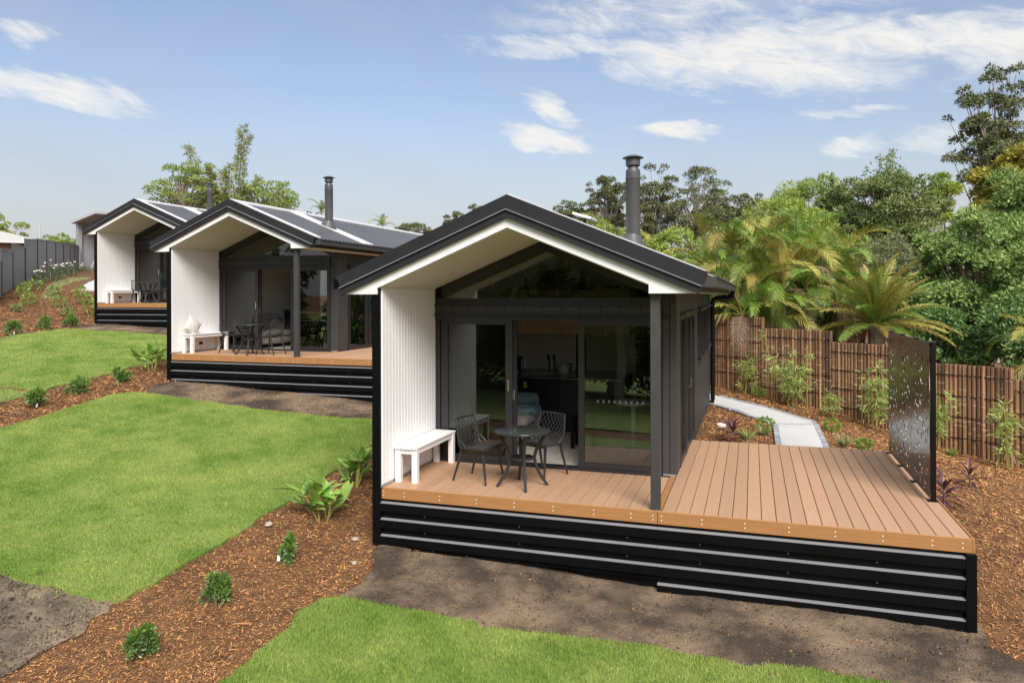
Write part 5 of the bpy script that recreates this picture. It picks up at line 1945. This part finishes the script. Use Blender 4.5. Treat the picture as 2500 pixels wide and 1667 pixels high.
BUX = [(-.84, -2.76, .135, .28, 'nearest round dark green shrub in the mulch strip'), (-.84, -1.83, .13, .28, 'second round shrub from the front in the mulch strip'), (-.77, -.74, .12, .24, 'third round shrub from the front, with white tag in the mulch strip'),
       (-8.78, 2.69, .17, .28, 'round shrub with white tag in the far mulch strip, leftmost'), (-8.97, 3.75, .18, .28, 'middle round shrub of the far mulch strip'), (-8.97, 4.88, .15, .28, 'round shrub nearest the middle cabin in the far mulch strip'),
       (-16.11, 7.93, .20, .32, 'round shrub with white tag at the far lawn top, leftmost'), (-16.39, 9.16, .19, .34, 'middle round shrub along the far lawn top'), (-16.34, 10.02, .22, .34, 'round shrub beside the farthest cabin front')]
bux_a, bux_b = None, None
for i, (x, y, r0, hh, lb) in enumerate(BUX):
    t = empty('round_shrub', (x, y, h1(x, y)), 0, lb, 'shrub', 'round shrubs in the mulch strips')
    big = i < 3
    q = np.random.default_rng(1600 + i)
    Cs, Ds, Ct, Dt = [], [], [], []
    for k_ in range(11):
        a, rr_, f = q.uniform(0, 6.28), r0 * q.uniform(.15, .95), q.uniform(.25, 1.0)
        c_ = np.array([math.cos(a) * rr_, math.sin(a) * rr_, hh * f * (1.08 - .35 * rr_ / r0)])
        n = int(80 * q.uniform(.7, 1.3))
        d_ = q.normal(size=(n, 3))
        d_ /= np.linalg.norm(d_, axis=1, keepdims=True)
        Cs.append(c_ + d_ * r0 * .46 * q.uniform(.3, 1, n)[:, None] * np.array([1, 1, 1.25]))
        Ds.append(d_ + np.array([0, 0, .5]))
        if f > .5:
            n = 26
            d_ = q.normal(size=(n, 3)) * .5 + np.array([0, 0, .8])
            Ct.append(c_ + d_ * r0 * .28)
            Dt.append(d_)
    sz = (.036, .021) if big else (.052, .03)
    inst('foliage', np_mesh('foliage', leaf_cards(np.concatenate(Cs), np.concatenate(Ds), sz[0], sz[1], 600 + i), 4, 'leaf_shrub'), t)
    tag(inst('new_growth', np_mesh('new_growth', leaf_cards(np.concatenate(Ct), np.concatenate(Dt), sz[0] * 1.15, sz[1], 640 + i), 4, 'leaf_tip'), t), kind='stuff')
    MB().tube([(0, 0, -.02), (.005, 0, hh * .5)], .008, 5).build('stem', 'bark', t)
    if i in (2, 3, 6):
        g = MB().add([(-.02, 0, 0), (.02, 0, 0), (.025, .01, .07), (-.015, .01, .07)], [(0, 1, 2, 3)]).add([(-.02, .003, 0), (.02, .003, 0), (.025, .013, .07), (-.015, .013, .07)], [(3, 2, 1, 0)])
        g.build('plant_tag', 'tag_white', t, ((-.085 if i == 2 else .10), -.07, .01))


def blade_leaf(L_, W_, curve, m, name='leaf', fold=.2, n=7, pet=.1):
    """single broad leaf along +x, drooping"""
    V, F = [], []
    x_, z_, a = 0, 0, .0
    for i in range(n + 1):
        f = i / n
        w_ = W_ * math.sin(math.pi * min(1, (max(f - pet, 0) / (1 - pet)) ** .8)) * .5 + .002
        V += [(x_, -w_, z_ + w_ * fold), (x_, 0, z_), (x_, w_, z_ + w_ * fold)]
        a -= curve / n
        x_ += L_ / n * math.cos(a)
        z_ += L_ / n * math.sin(a)
    for i in range(n):
        for j in range(2):
            F.append((i * 3 + j, i * 3 + j + 3, i * 3 + j + 4, i * 3 + j + 1))
    mb = MB()
    mb.add(V, F)
    return mb.mesh(name, m, True)


GL = [blade_leaf(.26, .075, .5, 'leaf_ginger'), blade_leaf(.22, .062, .9, 'leaf_ginger'), blade_leaf(.3, .08, .3, 'leaf_ginger')]
CL = [blade_leaf(.30, .05, .7, 'leaf_cordy', fold=.35), blade_leaf(.26, .045, .35, 'leaf_cordy', fold=.35), blade_leaf(.32, .05, 1.1, 'leaf_cordy', fold=.35)]


def ginger(x, y, lb, s_, stems, seed, nl=6):
    r_ = np.random.default_rng(seed)
    t = empty('ginger_plant', (x, y, h1(x, y)), 0, lb, 'plant', 'leafy ginger plants', s_)
    for q in range(stems):
        a = r_.uniform(0, 6.28)
        ln = r_.uniform(.05, .28)
        tp_ = np.array([math.cos(a) * ln, math.sin(a) * ln, r_.uniform(.16, .42)])
        b = np.array([math.cos(a) * .05, math.sin(a) * .05, -.02])
        MB().tube([tuple(b), tuple(b * .5 + tp_ * .5 + np.array([0, 0, .04])), tuple(tp_)], [.010, .009, .006], 5).build('stem', 'culm', t)
        for k_ in range(nl):
            f = .35 + .65 * (k_ + 1) / nl
            p = b * (1 - f) + tp_ * f
            inst('leaf', GL[r_.integers(3)], t, tuple(p), (r_.normal(0, .3), -r_.uniform(.35, 1.15) - (.2 if k_ == nl - 1 else 0), a + (k_ % 2) * 2.6 + r_.normal(0, .6)), r_.uniform(.9, 1.3))
    return t


ginger(-1.0, .33, 'nearer of two leafy ginger plants left of the near fin wall', 1.2, 7, 1)
ginger(-1.14, 1.32, 'farther of two leafy ginger plants left of the near fin wall', 1.15, 7, 2)
ginger(-9.22, 6.0, 'leafy ginger plant at the foot of the middle cabin fin', 1.35, 6, 3)
ginger(-17.3, 11.6, 'leafy plant at the foot of the farthest cabin fin', 1.1, 4, 4)


def cordyline(x, y, s_, lb, seed):
    r_ = np.random.default_rng(seed)
    t = empty('cordyline', (x, y, h1(x, y)), 0, lb, 'plant', 'dark red cordylines', s_)
    MB().tube([(0, 0, -.03), (0, 0, .22)], [.014, .011], 6).build('stem', 'bark', t)
    for k_ in range(20):
        f = k_ / 20
        inst('leaf', CL[r_.integers(3)], t, (0, 0, .08 + .16 * f), (r_.normal(0, .2), -(.1 + 1.15 * f) + r_.normal(0, .1), k_ * 2.4), r_.uniform(.8, 1.1))
    return t


cordyline(3.85, 5.05, 1.05, 'dark red cordyline behind the deck beside the side wall', 1)
cordyline(7.27, 4.82, .95, 'dark red cordyline standing alone right of the privacy screen', 2)
cordyline(6.62, 3.4, 1.1, 'dark red cordyline half hidden by the front post of the screen', 3)

TUF = [(4.08, 5.37, .16, 'tuft', 'yellow green tuft beside the dark red cordyline'), (4.39, 6.5, .15, 'bush', 'small bright bush left of the path bend'), (4.36, 5.94, .16, 'pale', 'pale striped grass tuft left of the path'),
       (5.62, 7.45, .16, 'bush', 'low green bush right of the path bend'), (5.68, 6.05, .17, 'pale', 'pale striped grass tuft right of the path'), (6.0, 6.15, .13, 'bush', 'small round green bush right of the path near the deck'),
       (7.66, 7.6, .12, 'tuft', 'low green tuft in front of the fence right of the screen'), (4.31, 10.7, .15, 'bush', 'low green plant at the fence foot near the downpipe'), (9.2, 5.6, .10, 'tuft', 'low green tuft at the right picture edge')]
for i, (x, y, r0, kd, lb) in enumerate(TUF):
    t = empty('garden_tuft', (x, y, h1(x, y)), 0, lb, 'plant', 'small plants around the path')
    r_ = np.random.default_rng(700 + i)
    if kd == 'bush':
        inst('foliage', clump_mesh('foliage', r0, r0 * 1.4, 260, .05, .028, 'leaf_tip' if i != 7 else 'leaf_poin', 710 + i, .4, .02), t)
    else:
        n = 90
        a = r_.uniform(0, 6.28, n)
        C = np.stack([np.cos(a) * .02, np.sin(a) * .02, np.zeros(n)], -1)
        D = np.stack([np.cos(a) * r_.uniform(.2, 1.2, n), np.sin(a) * r_.uniform(.2, 1.2, n), np.full(n, 1.)], -1)
        inst('foliage', np_mesh('foliage', leaf_cards(C, D, r0 * 1.35, .016, 720 + i), 4, 'leaf_tuft' if kd == 'pale' else 'leaf_youngbam'), t)
    MB().tube([(0, 0, -.02), (0, 0, .05)], .008, 5).build('crown_base', 'bark', t)
wst = stone_mesh(31)
for i, (x, y) in enumerate([(5.62, 7.22), (5.78, 7.25)]):
    o = inst('stone', wst, None, (x, y, h1(x, y)), None, .055)
    tag(o, ['left', 'right'][i] + ' of two white pebbles by the low bush right of the path', 'stone')


def young_bamboo(x, y, hh, culms, nl, spread, lb, seed, lean=0.0):
    r_ = np.random.default_rng(seed)
    t = empty('young_bamboo', (x, y, h1(x, y)), 0, lb, 'bamboo', 'young bamboo along the fence')
    C, D = [], []
    for q in range(culms):
        a = r_.uniform(0, 6.28)
        b = np.array([math.cos(a) * .05, math.sin(a) * .05, -.03])
        tp_ = np.array([math.cos(a) * spread * r_.uniform(.2, .7) + lean, math.sin(a) * spread * r_.uniform(.2, .5), hh * r_.uniform(.75, 1.0)])
        mid = b * .5 + tp_ * .5 + np.array([0, 0, .08])
        MB().tube([tuple(b), tuple(mid), tuple(tp_)], [.010, .009, .004], 5).build('culm', 'culm', t)
        for k_ in range(nl):
            f = r_.uniform(.25, 1.0)
            p = (1 - f) ** 2 * b + 2 * f * (1 - f) * mid + f * f * tp_
            ax = r_.normal(size=3)
            ax[2] *= .4
            ax /= np.linalg.norm(ax)
            rl = r_.uniform(.05, spread)
            k2 = r_.integers(5, 10)
            tt = r_.uniform(.3, 1, k2)
            C.append(p + ax * (tt * rl)[:, None] + r_.normal(0, .015, (k2, 3)))
            dd_ = ax + r_.normal(size=(k2, 3)) * .55
            dd_[:, 2] -= .35
            D.append(dd_)
    inst('foliage', np_mesh('foliage', leaf_cards(np.concatenate(C), np.concatenate(D), .13, .020, seed + 5, .1), 4, 'leaf_youngbam'), t)


young_bamboo(3.97, 10.75, .95, 3, 22, .32, 'young bamboo by the fence nearest the downpipe', 801)
young_bamboo(4.99, 9.84, 1.15, 5, 40, .36, 'bushiest young bamboo before the fence', 802)
young_bamboo(4.72, 10.35, 1.95, 1, 20, .20, 'tall single bamboo shoot reaching above the fence, left of the bushiest', 808, -.2)
young_bamboo(5.35, 9.9, 1.75, 1, 14, .16, 'thin tall bamboo shoot right of the bushiest bamboo', 809)
young_bamboo(5.83, 9.21, .55, 2, 20, .28, 'low bamboo tuft left of the privacy screen', 803)
young_bamboo(6.55, 8.75, 1.45, 4, 30, .34, 'tall leafy bamboo just left of the privacy screen', 804)
young_bamboo(7.5, 8.05, 1.15, 4, 30, .33, 'leafy bamboo directly right of the privacy screen', 805)
young_bamboo(8.48, 7.19, 1.35, 3, 24, .33, 'bamboo with yellow stem at the right picture edge', 806)

# bed beside the steel fence
BED = [(-19.16, 10.39, .16, 'small green seedling, lowest in the left bed'), (-19.7, 11.27, .30, 'leafy plant low in the left bed beside the seedling'), (-18.95, 11.82, .30, 'strappy plant in the middle of the left bed'), (-17.75, 11.11, .20, 'short plant below the strappy one in the left bed'),
       (-18.96, 12.83, .32, 'plant left of the farthest cabin fin'), (-20.57, 11.77, .34, 'shrub at the lower end of the steel fence'), (-20.67, 13.02, .30, 'round green shrub in the middle of the left bed'), (-20.06, 13.67, .32, 'shrub just below the white path'),
       (-21.52, 12.56, .32, 'shrub beside the steel fence, second from the low end'), (-21.9, 13.3, .32, 'shrub beside the steel fence, third from the low end')]
for i, (x, y, r0, lb) in enumerate(BED):
    t = empty('bed_shrub', (x, y, h1(x, y)), 0, lb, 'shrub', 'shrubs in the left bed')
    inst('foliage', clump_mesh('foliage', r0 * .72, r0 * 1.15, 130, .11, .045, 'leaf_poin' if i % 3 else 'leaf_camphor', 900 + i * 2, .5, .03), t)
    MB().tube([(0, 0, -.03), (0, 0, r0)], .012, 5).build('stem', 'bark', t)
ROSE = [(-22.7, 13.95, .45, .85), (-23.6, 14.9, .42, .95), (-23.9, 15.6, .42, 1.25), (-25.0, 16.6, .40, .9), (-25.9, 17.6, .42, 1.05), (-26.9, 18.7, .42, .95), (-28.0, 20.0, .42, 1.1), (-29.4, 21.5, .45, 1.1), (-31.2, 23.8, .55, .9)]
OR9 = ['first', 'second', 'third', 'fourth', 'fifth', 'sixth', 'seventh', 'eighth', 'ninth']
for i, (x, y, r0, hh) in enumerate(ROSE):
    t = empty('rose_bush', (x, y, h1(x, y)), 0, 'white flowering bush before the steel fence, %s from the near end' % OR9[i], 'bush', 'white flowering bushes along the steel fence')
    inst('foliage', clump_mesh('foliage', r0 * .62, hh * .6, 130, .11, .05, 'leaf_rose', 940 + i * 2, .4, .0, .1, -.2), t)
    MB().tube([(0, 0, -.03), (.03, 0, hh * .8)], .015, 5).build('stem', 'bark', t)
    r_ = np.random.default_rng(960 + i)
    for k_ in range(3):
        a, rr_ = r_.uniform(0, 6.28), r_.uniform(.2, .8) * r0
        MB().lathe([(.015, 0), (.042, .02), (.045, .045), (.02, .06)], (rr_ * .7 * math.cos(a), rr_ * .7 * math.sin(a), hh * r_.uniform(.45, .72)), 8).build('flower', 'petal', t)
